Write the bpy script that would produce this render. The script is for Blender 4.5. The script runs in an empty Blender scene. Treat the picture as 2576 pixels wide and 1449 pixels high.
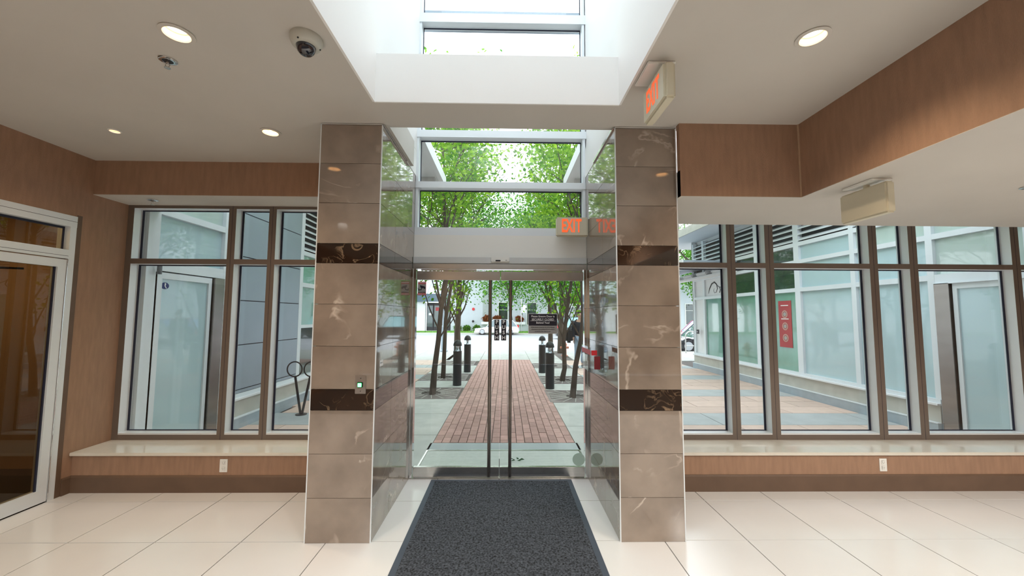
import bpy, bmesh, math, random
import numpy as np
from mathutils import Vector, Matrix
PI = math.pi
SC = bpy.context.scene
COL = SC.collection
rnd = random.Random(7)

# ------------------------------------------------------------------ camera
H = 1.6
F = 975.0
a = np.array([1272 - 1288, -(794 - 724.5), F]); a /= np.linalg.norm(a)
b = np.array([1, -0.005, 0.]); b -= a * (a @ b); b /= np.linalg.norm(b)
c = np.cross(b, a)
if c[1] < 0: c = -c
RM = np.array([b, a, c])
cam_d = bpy.data.cameras.new('camera')
cam = bpy.data.objects.new('camera', cam_d); COL.objects.link(cam)
cam_d.sensor_fit = 'HORIZONTAL'; cam_d.sensor_width = 36; cam_d.lens = F / 2576 * 36
cam_d.clip_start = 0.05; cam_d.clip_end = 400
M = Matrix.Identity(4)
rt, up, bk = RM @ np.array([1, 0, 0]), RM @ np.array([0, 1, 0]), RM @ np.array([0, 0, -1])
for i in range(3):
    M[i][0], M[i][1], M[i][2] = rt[i], up[i], bk[i]
M[0][3], M[1][3], M[2][3] = 0, 0, H
cam.matrix_world = M
SC.camera = cam

# ------------------------------------------------------------------ world, exposure
SC.view_settings.view_transform = 'Standard'
SC.view_settings.look = 'None'
SC.view_settings.gamma = 1
SC.view_settings.use_curve_mapping = False
SC.cycles.transparent_max_bounces = 32
SC.view_settings.exposure = 1.15
W = bpy.data.worlds.new('overcast_sky'); SC.world = W; W.use_nodes = True
nt = W.node_tree; nt.nodes.clear()
wo = nt.nodes.new('ShaderNodeOutputWorld'); bg = nt.nodes.new('ShaderNodeBackground')
tc = nt.nodes.new('ShaderNodeTexCoord'); nz = nt.nodes.new('ShaderNodeTexNoise'); cr = nt.nodes.new('ShaderNodeValToRGB')
nz.inputs['Scale'].default_value = 2.5; nz.inputs['Detail'].default_value = 4
cr.color_ramp.elements[0].position = .3; cr.color_ramp.elements[0].color = (.80, .88, 1, 1)
cr.color_ramp.elements[1].position = .7; cr.color_ramp.elements[1].color = (.96, .98, 1, 1)
nt.links.new(tc.outputs['Generated'], nz.inputs['Vector']); nt.links.new(nz.outputs['Fac'], cr.inputs['Fac'])
nt.links.new(cr.outputs['Color'], bg.inputs['Color']); nt.links.new(bg.outputs[0], wo.inputs[0])
bg.inputs['Strength'].default_value = 1.9

def area(name, loc, rot, sx, sy, watts, col=(1, 1, 1)):
    d = bpy.data.lights.new(name, 'AREA'); d.shape = 'RECTANGLE'; d.size = sx; d.size_y = sy
    d.energy = watts; d.color = col
    o = bpy.data.objects.new(name, d); COL.objects.link(o); o.location = loc; o.rotation_euler = rot
    return o
# added fill lamps at lobby ceiling height behind and beside the camera, all unseen
def spot(name, loc, watts, r=.07, col=(1, .94, .86)):
    d = bpy.data.lights.new(name, 'SPOT'); d.energy = watts; d.spot_size = 2.75; d.spot_blend = .6; d.color = col; d.shadow_soft_size = r
    o = bpy.data.objects.new(name, d); COL.objects.link(o); o.location = loc
for q in ((-2.6, -.4), (-2.6, -2.4), (-2.0, -4.2), (1.5, -.6), (1.5, -2.8)): spot('lobby_fill_lamp', (q[0], q[1], 3.0), 78)
for q in ((3.3, .7), (5.0, .7), (3.3, -1.8), (5.0, -1.8)): spot('lobby_fill_lamp', (q[0], q[1], 2.44), 68)

# ------------------------------------------------------------------ materials
MATS = {}
def mat(name, col, rough=.5, metal=0, var=0, scale=3, stretch=(1, 1, 1), bump=0, bscale=60, coat=0, spec=.5, isl=0):
    m = bpy.data.materials.new(name); m.use_nodes = True; MATS[name] = m
    n = m.node_tree; p = n.nodes['Principled BSDF']
    p.inputs['Base Color'].default_value = (*col, 1); p.inputs['Roughness'].default_value = rough
    p.inputs['Metallic'].default_value = metal; p.inputs['Specular IOR Level'].default_value = spec
    if coat: p.inputs['Coat Weight'].default_value = coat; p.inputs['Coat Roughness'].default_value = .03
    g = n.nodes.new('ShaderNodeNewGeometry'); mp = n.nodes.new('ShaderNodeMapping')
    mp.inputs['Scale'].default_value = stretch
    n.links.new(g.outputs['Position'], mp.inputs['Vector'])
    if var or isl:
        t = n.nodes.new('ShaderNodeTexNoise'); t.inputs['Scale'].default_value = scale; t.inputs['Detail'].default_value = 5
        n.links.new(mp.outputs[0], t.inputs['Vector'])
        h = n.nodes.new('ShaderNodeHueSaturation'); h.inputs['Color'].default_value = (*col, 1)
        mr = n.nodes.new('ShaderNodeMapRange'); mr.inputs['From Min'].default_value = .25; mr.inputs['From Max'].default_value = .75
        mr.inputs['To Min'].default_value = 1 - var; mr.inputs['To Max'].default_value = 1 + var
        n.links.new(t.outputs['Fac'], mr.inputs['Value'])
        out = mr.outputs[0]
        if isl:
            oi = n.nodes.new('ShaderNodeObjectInfo'); m2 = n.nodes.new('ShaderNodeMapRange')
            m2.inputs['To Min'].default_value = 1 - isl; m2.inputs['To Max'].default_value = 1 + isl
            n.links.new(oi.outputs['Random'], m2.inputs['Value'])
            mm = n.nodes.new('ShaderNodeMath'); mm.operation = 'MULTIPLY'
            n.links.new(out, mm.inputs[0]); n.links.new(m2.outputs[0], mm.inputs[1]); out = mm.outputs[0]
        n.links.new(out, h.inputs['Value']); n.links.new(h.outputs[0], p.inputs['Base Color'])
    if bump:
        t2 = n.nodes.new('ShaderNodeTexNoise'); t2.inputs['Scale'].default_value = bscale; t2.inputs['Detail'].default_value = 3
        n.links.new(mp.outputs[0], t2.inputs['Vector'])
        bn = n.nodes.new('ShaderNodeBump'); bn.inputs['Strength'].default_value = bump; bn.inputs['Distance'].default_value = .01
        n.links.new(t2.outputs['Fac'], bn.inputs['Height']); n.links.new(bn.outputs[0], p.inputs['Normal'])
    return m

def marble(name, base, dark, vein, rough=.06, vs=1.3, thr=.03):
    m = bpy.data.materials.new(name); m.use_nodes = True; MATS[name] = m
    n = m.node_tree; p = n.nodes['Principled BSDF']; L = n.links.new
    g = n.nodes.new('ShaderNodeNewGeometry'); oi = n.nodes.new('ShaderNodeObjectInfo')
    sc = n.nodes.new('ShaderNodeVectorMath'); sc.operation = 'SCALE'; sc.inputs[0].default_value = (13, 7, 29)
    L(oi.outputs['Random'], sc.inputs['Scale'])
    ad = n.nodes.new('ShaderNodeVectorMath'); ad.operation = 'ADD'; L(g.outputs['Position'], ad.inputs[0]); L(sc.outputs[0], ad.inputs[1])
    no = n.nodes.new('ShaderNodeTexNoise'); no.inputs['Scale'].default_value = 3; no.inputs['Detail'].default_value = 6; L(ad.outputs[0], no.inputs['Vector'])
    mx = n.nodes.new('ShaderNodeMix'); mx.data_type = 'RGBA'; mx.inputs[6].default_value = (*dark, 1); mx.inputs[7].default_value = (*base, 1)
    mr = n.nodes.new('ShaderNodeMapRange'); mr.inputs['From Min'].default_value = .3; mr.inputs['From Max'].default_value = .65
    L(no.outputs['Fac'], mr.inputs['Value']); L(mr.outputs[0], mx.inputs[0])
    n2 = n.nodes.new('ShaderNodeTexNoise'); n2.inputs['Scale'].default_value = vs; n2.inputs['Detail'].default_value = 5; n2.inputs['Distortion'].default_value = 1.2
    L(ad.outputs[0], n2.inputs['Vector'])
    s1 = n.nodes.new('ShaderNodeMath'); s1.operation = 'SUBTRACT'; s1.inputs[1].default_value = .5; L(n2.outputs['Fac'], s1.inputs[0])
    s2 = n.nodes.new('ShaderNodeMath'); s2.operation = 'ABSOLUTE'; L(s1.outputs[0], s2.inputs[0])
    s3 = n.nodes.new('ShaderNodeMapRange'); s3.inputs['From Min'].default_value = 0; s3.inputs['From Max'].default_value = thr
    s3.inputs['To Min'].default_value = .75; s3.inputs['To Max'].default_value = 0; L(s2.outputs[0], s3.inputs['Value'])
    n3 = n.nodes.new('ShaderNodeTexNoise'); n3.inputs['Scale'].default_value = 4; L(ad.outputs[0], n3.inputs['Vector'])
    m4 = n.nodes.new('ShaderNodeMapRange'); m4.inputs['From Min'].default_value = .5; m4.inputs['From Max'].default_value = .68; L(n3.outputs['Fac'], m4.inputs['Value'])
    mu = n.nodes.new('ShaderNodeMath'); mu.operation = 'MULTIPLY'; L(s3.outputs[0], mu.inputs[0]); L(m4.outputs[0], mu.inputs[1])
    m5 = n.nodes.new('ShaderNodeMix'); m5.data_type = 'RGBA'; m5.inputs[7].default_value = (*vein, 1)
    L(mu.outputs[0], m5.inputs[0]); L(mx.outputs[2], m5.inputs[6]); L(m5.outputs[2], p.inputs['Base Color'])
    p.inputs['Roughness'].default_value = rough; p.inputs['Specular IOR Level'].default_value = .6
    p.inputs['Coat Weight'].default_value = .6; p.inputs['Coat Roughness'].default_value = .02
    return m

def glass(name, tint=(.955, .975, .98), ior=1.45, add=0.0):
    m = bpy.data.materials.new(name); m.use_nodes = True; MATS[name] = m
    n = m.node_tree; n.nodes.clear(); o = n.nodes.new('ShaderNodeOutputMaterial')
    t = n.nodes.new('ShaderNodeBsdfTransparent'); t.inputs[0].default_value = (*tint, 1)
    g = n.nodes.new('ShaderNodeBsdfGlossy'); g.inputs['Roughness'].default_value = 0.0
    f = n.nodes.new('ShaderNodeFresnel'); ge = n.nodes.new('ShaderNodeNewGeometry'); mr = n.nodes.new('ShaderNodeMapRange')
    mr.inputs['To Min'].default_value = ior; mr.inputs['To Max'].default_value = 1 / ior
    n.links.new(ge.outputs['Backfacing'], mr.inputs['Value']); n.links.new(mr.outputs[0], f.inputs[0])
    mx = n.nodes.new('ShaderNodeMixShader'); n.links.new(f.outputs[0], mx.inputs[0])
    n.links.new(t.outputs[0], mx.inputs[1]); n.links.new(g.outputs[0], mx.inputs[2]); n.links.new(mx.outputs[0], o.inputs[0])
    return m

def emit(name, col, s):
    m = bpy.data.materials.new(name); m.use_nodes = True; MATS[name] = m
    p = m.node_tree.nodes['Principled BSDF']; p.inputs['Base Color'].default_value = (*col, 1)
    p.inputs['Emission Color'].default_value = (*col, 1); p.inputs['Emission Strength'].default_value = s
    return m

def leafmat(name, c1, c2):
    m = bpy.data.materials.new(name); m.use_nodes = True; MATS[name] = m
    n = m.node_tree; n.nodes.clear(); o = n.nodes.new('ShaderNodeOutputMaterial'); L = n.links.new
    g = n.nodes.new('ShaderNodeNewGeometry'); r = n.nodes.new('ShaderNodeValToRGB')
    r.color_ramp.elements[0].color = (*c1, 1); r.color_ramp.elements[1].color = (*c2, 1)
    L(g.outputs['Random Per Island'], r.inputs[0])
    d = n.nodes.new('ShaderNodeBsdfDiffuse'); t = n.nodes.new('ShaderNodeBsdfTranslucent'); x = n.nodes.new('ShaderNodeMixShader'); x.inputs[0].default_value = .5
    L(r.outputs[0], d.inputs[0]); L(r.outputs[0], t.inputs[0]); L(d.outputs[0], x.inputs[1]); L(t.outputs[0], x.inputs[2]); L(x.outputs[0], o.inputs[0])
    return m

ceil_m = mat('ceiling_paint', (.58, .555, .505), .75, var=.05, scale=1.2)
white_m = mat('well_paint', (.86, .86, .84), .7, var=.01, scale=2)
wallcov = mat('brown_wallcovering', (.35, .21, .135), .7, var=.13, scale=6, stretch=(5, 5, .8), bump=.4, bscale=90)
base_m = mat('brown_baseboard', (.13, .08, .052), .5, var=.12, scale=6)
floor_m = mat('porcelain_tile', (.75, .735, .715), .16, var=.03, scale=2, isl=.015, spec=.6)
grout_m = mat('grout', (.06, .055, .05), .9, var=.1, scale=20)
alu = mat('satin_aluminium', (.78, .82, .85), .38, metal=.25, var=.02)
alu_face = alu
alu_w = mat('white_aluminium', (.74, .79, .82), .4, metal=.1, var=.02)
taupe = mat('shaded_face_taupe', (.19, .155, .13), .45, metal=.3, var=.05)  # shade of the backlit room-side frame faces put into the colour
gasket = mat('gasket_rubber', (.008, .01, .03), .5, var=.1)
steel = mat('brushed_steel', (.62, .60, .57), .22, metal=1, var=.04, scale=4, stretch=(1, 1, 12))
dsteel = mat('dark_steel', (.30, .27, .25), .25, metal=1, var=.1, scale=3, stretch=(1, 1, 4))
chrome = mat('chrome', (.8, .8, .8), .08, metal=1, var=.01)
marb = marble('beige_marble', (.31, .25, .20), (.19, .148, .115), (.66, .57, .48), vs=1.2, thr=.013)
marbd = marble('dark_emperador_marble', (.035, .018, .010), (.012, .007, .005), (.35, .24, .15), vs=7, thr=.03)
sill_m = mat('sill_stone', (.70, .66, .58), .12, var=.04, scale=8, spec=.6)
rub = mat('mat_rubber', (.06, .075, .10), .6, var=.1)
carpet = mat('mat_carpet', (.062, .07, .084), .95, var=1.3, scale=75, bump=1.0, bscale=260)
cream = mat('cream_plastic', (.66, .62, .48), .4, var=.02)
pwhite = mat('white_plastic', (.8, .8, .76), .35, var=.01)
black = mat('black_plastic', (.012, .012, .015), .25, var=.1)
redl = emit('exit_red_letters', (1, .13, .03), .30)
cream_e = cream
lampm = emit('lamp_glow', (1, .74, .46), 8)
lamp2 = emit('small_lamp_glow', (1, .85, .75), 3)
green_e = emit('green_button_glow', (.25, 1, .4), 1.0)
gls = glass('clear_glass')
gls_d = glass('door_glass', (.95, .98, .97), 1.42)
gls_dark = glass('tinted_glass', (.55, .50, .40), 1.6)
acry = glass('acrylic', (.96, .97, .98), 1.25)
frost = mat('frosted_teal_glass', (.44, .60, .635), .35, var=.07, scale=.6, coat=1.0)
frost2 = mat('frosted_grey_glass', (.46, .57, .53), .3, var=.12, scale=.8, coat=1.0)
darkgl = mat('dark_shop_glass', (.03, .06, .05), .08, var=.3, scale=2, coat=1.0)
greengl = mat('green_shop_glass', (.16, .36, .29), .12, var=.25, scale=1.4, coat=1.0)
panel_m = mat('grey_metal_panel', (.34, .40, .46), .4, metal=.35, var=.04)
paintw = mat('white_exterior_paint', (.78, .79, .80), .6, var=.03)
conc = mat('concrete', (.50, .50, .47), .85, var=.12, scale=4, bump=.2, bscale=40)
conc_g = mat('grey_slab_concrete', (.40, .43, .43), .8, var=.10, scale=3, bump=.2, bscale=40)
conc_l = mat('pale_plinth_concrete', (.50, .49, .44), .85, var=.1, scale=5)
curb_b = mat('painted_curb', (.36, .42, .46), .6, var=.1, scale=6)
paver_m = mat('peach_paver', (.62, .465, .385), .8, var=.08, scale=6, isl=.08, bump=.2)
brick_m = mat('red_paver_brick', (.46, .27, .235), .8, var=.1, scale=15, isl=.16, bump=.3)
asphalt = mat('asphalt', (.40, .40, .42), .85, var=.08, scale=1.5)
sand = mat('joint_sand', (.13, .11, .10), .95, var=.1, scale=30)
grass_m = mat('grass', (.16, .36, .05), .9, var=.4, scale=4)
hedge_m = mat('hedge', (.02, .07, .02), .9, var=.5, scale=6)
bark = mat('bark', (.075, .055, .042), .9, var=.4, scale=14, stretch=(1, 1, .25), bump=.8, bscale=30)
leaf_a = leafmat('leaf_fresh', (.06, .24, .015), (.42, .66, .06))
leaf_b = leafmat('leaf_deep', (.015, .10, .012), (.16, .40, .04))
bolm = mat('charcoal_bollard_paint', (.022, .024, .028), .4, var=.1)
iron = mat('grate_iron', (.22, .18, .17), .7, var=.2, scale=10)
blackm = mat('black_steel', (.012, .012, .016), .4, var=.1)
darkroom = mat('dark_interior', (.015, .017, .02), .5, var=.2)
slate = mat('slate_blue_fascia', (.11, .16, .21), .6, var=.05)
redp = mat('red_print', (.62, .02, .03), .45, var=.05)
redposter = mat('red_poster', (.40, .03, .04), .4, var=.08)
greyp = mat('grey_print', (.36, .35, .33), .5, var=.02)
blackp = mat('black_print', (.006, .006, .018), .4, var=.02)
whitep = mat('white_print', (.85, .85, .85), .5, var=.01)
bluep = mat('blue_sticker', (.01, .03, .16), .4, var=.05)

# ------------------------------------------------------------------ helpers
ORG = {}
def wpos(o):
    p = Vector((0, 0, 0))
    while o is not None:
        p += o.location; o = o.parent
    return p
def tag(o, label=None, cat=None, group=None, kind=None):
    if label: o['label'] = label
    if cat: o['category'] = cat
    if group: o['group'] = group
    if kind: o['kind'] = kind
    return o
def thing(name, loc, label=None, cat=None, group=None, kind=None):
    o = bpy.data.objects.new(name, None); COL.objects.link(o); o.location = loc; o.empty_display_size = .1
    return tag(o, label, cat, group, kind)

class MB:
    def __init__(s): s.v = []; s.f = []; s.sm = []
    def add(s, vs, fs, smooth=False):
        n = len(s.v); s.v += [tuple(v) for v in vs]; s.f += [tuple(i + n for i in f) for f in fs]; s.sm += [smooth] * len(fs); return s
    def box(s, x0, x1, y0, y1, z0, z1):
        if x0 > x1: x0, x1 = x1, x0
        if y0 > y1: y0, y1 = y1, y0
        if z0 > z1: z0, z1 = z1, z0
        v = [(x, y, z) for z in (z0, z1) for y in (y0, y1) for x in (x0, x1)]
        return s.add(v, [(0, 2, 3, 1), (4, 5, 7, 6), (0, 1, 5, 4), (2, 6, 7, 3), (0, 4, 6, 2), (1, 3, 7, 5)])
    def tube(s, pts, rs, n=8, caps=True):
        pts = [Vector(p) for p in pts]
        if not isinstance(rs, (list, tuple)): rs = [rs] * len(pts)
        vs = []; prev = None
        for i, p in enumerate(pts):
            d = (pts[min(i + 1, len(pts) - 1)] - pts[max(i - 1, 0)]).normalized()
            ref = Vector((0, 0, 1)) if abs(d.z) < .9 else Vector((1, 0, 0))
            if prev is None: u = d.cross(ref).normalized()
            else: u = (prev - d * prev.dot(d)).normalized()
            prev = u; w = d.cross(u)
            for k in range(n):
                t = 2 * PI * k / n; vs.append(p + (u * math.cos(t) + w * math.sin(t)) * rs[i])
        fs = []
        for i in range(len(pts) - 1):
            for k in range(n): fs.append((i * n + k, i * n + (k + 1) % n, (i + 1) * n + (k + 1) % n, (i + 1) * n + k))
        m = len(vs); s.add(vs, fs, True)
        if caps: s.add(vs[:n], [tuple(range(n - 1, -1, -1))]); s.add(vs[-n:], [tuple(range(n))])
        return s
    def lathe(s, cx, cy, prof, n=24, axis='z', caps=True):
        vs = []
        for r, h in prof:
            for k in range(n):
                t = 2 * PI * k / n
                q = (r * math.cos(t), r * math.sin(t), h)
                if axis == 'z': vs.append((cx + q[0], cy + q[1], q[2]))
                elif axis == 'y': vs.append((cx + q[0], q[2], cy + q[1]))
                else: vs.append((q[2], cx + q[0], cy + q[1]))
        fs = []
        for i in range(len(prof) - 1):
            for k in range(n):
                f = (i * n + k, i * n + (k + 1) % n, (i + 1) * n + (k + 1) % n, (i + 1) * n + k)
                fs.append(f)
        s.add(vs, fs, True)
        if prof[0] == prof[-1] or not caps: return s
        if prof[0][0] > 1e-6: s.add(vs[:n], [tuple(range(n))])
        if prof[-1][0] > 1e-6: s.add(vs[-n:], [tuple(range(n))])
        return s
    def prism(s, poly, d0, d1, axis='y'):
        n = len(poly)
        def q(p, d):
            if axis == 'y': return (p[0], d, p[1])
            if axis == 'x': return (d, p[0], p[1])
            return (p[0], p[1], d)
        vs = [q(p, d0) for p in poly] + [q(p, d1) for p in poly]
        fs = [tuple(range(n)), tuple(range(2 * n - 1, n - 1, -1))] + [(i, (i + 1) % n, n + (i + 1) % n, n + i) for i in range(n)]
        return s.add(vs, fs)
    def build(s, name, m, parent=None, bevel=0, **kw):
        o0 = wpos(parent) if parent else Vector((0, 0, 0))
        me = bpy.data.meshes.new(name)
        me.from_pydata([(x - o0.x, y - o0.y, z - o0.z) for x, y, z in s.v], [], s.f)
        me.polygons.foreach_set('use_smooth', s.sm)
        bm = bmesh.new(); bm.from_mesh(me)
        bmesh.ops.remove_doubles(bm, verts=bm.verts, dist=1e-5) if any(s.sm) else None
        bmesh.ops.recalc_face_normals(bm, faces=bm.faces)
        if bevel:
            bmesh.ops.bevel(bm, geom=[e for e in bm.edges if e.calc_face_angle(0) > .5], offset=bevel, segments=2, affect='EDGES', clamp_overlap=True)
        bm.to_mesh(me); bm.free()
        if any(s.sm):
            try: me.set_sharp_from_angle(angle=.7)
            except Exception: pass
        me.materials.append(m)
        o = bpy.data.objects.new(name, me); COL.objects.link(o); o.parent = parent
        return tag(o, **kw)
def B(name, m, x0, x1, y0, y1, z0, z1, parent=None, bevel=0, **kw):
    return MB().box(x0, x1, y0, y1, z0, z1).build(name, m, parent, bevel, **kw)
def copy(o, loc, parent=None, **kw):
    q = o.copy(); COL.objects.link(q); q.parent = parent; q.location = loc; return tag(q, **kw)
PIECE = {}
def piece(name, m, sx, sy, sz, cx, cy, cz, parent, **kw):
    """box piece centred at a world point, mesh shared between equal sizes"""
    k = (name, m.name, round(sx, 4), round(sy, 4), round(sz, 4))
    if k not in PIECE:
        mb = MB().box(-sx / 2, sx / 2, -sy / 2, sy / 2, -sz / 2, sz / 2)
        me = bpy.data.meshes.new(name); me.from_pydata(mb.v, [], mb.f); me.materials.append(m); PIECE[k] = me
    o = bpy.data.objects.new(name, PIECE[k]); COL.objects.link(o); o.parent = parent
    o.location = Vector((cx, cy, cz)) - wpos(parent); return tag(o, **kw)
def text(name, s, size, m, loc, rot, parent, ext=.001, align='CENTER', sx=1, bold=0, spacing=1, line=1):
    cu = bpy.data.curves.new(name, 'FONT'); cu.body = s; cu.size = size; cu.extrude = ext; cu.align_x = align; cu.align_y = 'CENTER'
    cu.offset = bold; cu.space_character = spacing; cu.space_line = line; cu.resolution_u = 3
    t = bpy.data.objects.new(name, cu); COL.objects.link(t)
    dg = bpy.context.evaluated_depsgraph_get(); me = bpy.data.meshes.new_from_object(t.evaluated_get(dg))
    bpy.data.objects.remove(t); me.materials.clear(); me.materials.append(m)
    o = bpy.data.objects.new(name, me); COL.objects.link(o); o.parent = parent
    o.location = Vector(loc) - wpos(parent); o.rotation_euler = rot; o.scale = (sx, 1, 1); return o
FY = (PI / 2, 0, 0); FX = (PI / 2, 0, -PI / 2); FXP = (PI / 2, 0, PI / 2)

ZC = 3.05        # main ceiling
ZR = 2.49        # lower ceiling on the right
ZL = 2.72        # soffit over the left window
YW = 3.66        # wall under windows
YN = 4.00        # inner face of window frames
YG = 4.10        # window glass
CL0, CL1 = -1.405, -.94
CR0, CR1 = .825, 1.295
YC = 2.86
XL, XR = -3.9, 6.0
YB = -5.0

# ================================================================== SETTING
fl = B('floor', grout_m, XL - .6, XR + .2, YB, YG + .1, -.12, -.008, kind='structure')
xj = [1.745 + .6 * i for i in range(-10, 8)]
yj = [3.48 - .6 * i for i in range(-1, 8)]
for i in range(len(xj) - 1):
    for j in range(len(yj) - 1):
        x0, x1 = max(xj[i], XL), min(xj[i + 1], XR); y1, y0 = yj[j], yj[j + 1]
        y1 = min(y1, 3.93)
        if x1 - x0 < .05: continue
        if y1 > 3.5 and (x0 > 1.0 or x1 < -1.0): y1 = min(y1, 3.70)
        if y1 - y0 < .03: continue
        piece('tile', floor_m, x1 - x0 - .007, y1 - y0 - .007, .01, (x0 + x1) / 2, (y0 + y1) / 2, -.005 + rnd.uniform(-.0002, .0002), fl)

# ceilings
WX0, WX1, WY1, WY0 = -.905, .775, 2.57, -3.2
def slab(name, boxes, m, **kw):
    mb = MB()
    for q in boxes: mb.box(*q)
    return mb.build(name, m, None, **kw)
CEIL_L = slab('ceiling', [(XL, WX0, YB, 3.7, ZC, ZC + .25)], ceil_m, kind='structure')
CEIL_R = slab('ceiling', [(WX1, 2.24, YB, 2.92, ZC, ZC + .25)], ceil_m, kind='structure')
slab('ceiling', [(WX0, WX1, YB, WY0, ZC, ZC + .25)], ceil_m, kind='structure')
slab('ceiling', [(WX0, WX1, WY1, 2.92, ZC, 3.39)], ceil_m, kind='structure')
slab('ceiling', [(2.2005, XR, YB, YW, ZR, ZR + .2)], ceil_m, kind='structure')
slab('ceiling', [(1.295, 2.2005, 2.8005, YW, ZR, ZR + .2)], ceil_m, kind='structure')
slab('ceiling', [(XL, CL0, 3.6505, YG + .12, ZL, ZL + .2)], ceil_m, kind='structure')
# fascias
slab('wall_front', [(XL, CL0, 3.65, 3.70, ZL + .003, ZC)], wallcov, kind='structure')
slab('wall_front', [(CR1, 2.2, 2.80, 2.85, ZR + .003, ZC)], wallcov, kind='structure')
slab('wall_right', [(2.2, 2.25, YB, 2.85, ZR + .003, ZC)], wallcov, kind='structure')
slab('trim_1', [(2.193, 2.2, 2.792, 2.80, ZR, ZC)], mat('seam_edge', (.5, .36, .24), .6, var=.05), kind='structure')
# light well
slab('wall_left', [(WX0 - .1, WX0, WY0, WY1, ZC + .25, 5.9), (WX0 - .13, WX0 - .03, WY1, 4.1, 3.30, 5.9)], white_m, kind='structure')
slab('wall_right', [(WX1, WX1 + .1, WY0, WY1, ZC + .25, 5.9), (WX1 + .06, WX1 + .16, WY1, 4.1, 3.30, 5.9)], white_m, kind='structure')
slab('wall_left', [(WX0 - .01, WX0 + .004, WY0, WY1 - .012, ZC - .002, 5.9)], white_m, kind='structure')
slab('wall_right', [(WX1 - .004, WX1 + .01, WY0, WY1 - .012, ZC - .002, 5.9)], white_m, kind='structure')
slab('wall_front', [(WX0, WX1, WY1 - .012, WY1, ZC - .001, 3.395)], white_m, kind='structure')
slab('wall_back', [(WX0 - .1, WX1 + .1, WY0 - .1, WY0, ZC, 5.9)], white_m, kind='structure')
sk = thing('added_skylight', (-.06, -1.0, 5.9), kind='structure')  # unseen glass roof added above the well to let more daylight in
for i in range(7):
    y = WY0 + .0 + i * 1.03
    B('frame_bar', alu_w, WX0, WX1, y, y + .06, 5.86, 5.96, sk)
    B('pane', gls, WX0, WX1, y + .06, y + 1.03, 5.90, 5.912, sk)
# walls of the shaft above column sides (white, above the marble)
slab('wall_left', [(CL1 - .10, CL1 + .003, 2.87, 4.1, 3.04, 3.35)], white_m, kind='structure')
slab('wall_right', [(CR0 - .003, CR0 + .10, 2.87, 4.1, 3.04, 3.35)], white_m, kind='structure')

# side and rear walls
DY0, DY1, DZ1 = 2.42, 3.535, 2.475
slab('wall_left', [(XL - .2, XL, YB, DY0, 0, ZC), (XL - .2, XL, DY0, DY1, DZ1, ZC), (XL - .2, XL, DY1, 4.3, 0, ZC)], wallcov, kind='structure')
slab('wall_right', [(XR, XR + .2, YB, 4.12, 0, 2.7)], wallcov, kind='structure')
slab('wall_back', [(XL, XR, YB - .2, YB, 0, ZC)], mat('lobby_back_wall', (.42, .30, .21), .7, var=.1), kind='structure')
# knee walls under windows
slab('wall_front', [(XL, CL0, YW, YG, 0, .325)], wallcov, kind='structure')
slab('wall_front', [(CR1, XR, YW, YG, 0, .325)], wallcov, kind='structure')
for nm, x0, x1 in (('baseboard_left', XL, CL0 - .01), ('baseboard_right', CR1 + .01, XR)):
    MB().prism([(YW, 0), (YW - .016, 0), (YW - .016, .135), (YW - .006, .147), (YW, .147)], x0, x1, 'x').build(nm, base_m, kind='structure')
MB().prism([(XL, 0), (XL + .016, 0), (XL + .016, .135), (XL + .006, .147), (XL, .147)], DY1 + .045, YW, 'y').build('baseboard_left', base_m, kind='structure')
MB().prism([(XL, 0), (XL + .016, 0), (XL + .016, .135), (XL + .006, .147), (XL, .147)], YB, DY0 - .045, 'y').build('baseboard_left', base_m, kind='structure')
B('trim_2', sill_m, XL, CL0, YW - .03, YN + .02, .325, .353, bevel=.004, kind='structure')
B('trim_3', sill_m, CR1, XR, YW - .03, YN + .02, .325, .353, bevel=.004, kind='structure')

# ------------------------------------------------------------------ glazed window walls
def winwall(name, xs, x_first, x_last, z0, z1, zt0, zt1, w=.075):
    r = thing(name, ((x_first + x_last) / 2, YN, z0), kind='structure')
    yb = YG + .03
    for i, x in enumerate(xs):
        mu = B('mullion', alu_face, x - w / 2, x + w / 2, YN, yb, z0, z1, r)
        B('shaded_face', taupe, x - w / 2, x + w / 2, YN - .002, YN, z0, z1, mu)  # added thin plate, darkens the backlit room side of the frame
        if 0 < i < len(xs) - 1: B('mullion_joint', gasket, x - .0015, x + .0015, YN - .0028, YN - .001, z0, z1, r)
    ed = sorted(xs)
    for k in range(len(ed) - 1):
        xa, xb = ed[k] + w / 2, ed[k + 1] - w / 2
        for (za, zb, nm) in ((z0, z0 + .065, 'bottom_rail'), (zt0, zt1, 'transom'), (z1 - .03, z1, 'top_rail')):
            rl = B(nm, alu_face, xa, xb, YN + .0005, yb, za, zb, r)
            B('shaded_face', taupe, xa, xb, YN - .0015, YN + .0005, za, zb if nm != 'bottom_rail' else za + .05, rl)
        for za, zb in ((z0 + .065, zt0), (zt1, z1 - .03)):
            g = MB()
            t = .018
            g.box(xa, xa + t, YG - .008, YG, za, zb); g.box(xb - t, xb, YG - .008, YG, za, zb)
            g.box(xa + t, xb - t, YG - .008, YG, za, za + t * .5); g.box(xa + t, xb - t, YG - .008, YG, zb - t * .6, zb)
            p = B('pane', gls, xa + .002, xb - .002, YG, YG + .008, za, zb, r)
            g.build('gasket', gasket, p)
    return r
winwall('window_1', [-3.877, -2.833, -2.42, -1.45], XL, CL0, .353, ZL, 2.112, 2.165)
winwall('window_2', [1.33, 2.362, 2.770, 3.880, 4.310, 5.42, 5.86], CR1, XR, .353, 2.64, 2.112, 2.165, .088)
slab('wall_front', [(CR1, XR, YW, YG + .1, ZR + .2, 2.95), (CR1, XR, YN, YG + .1, 2.64, 2.70)], ceil_m, kind='structure')
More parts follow.
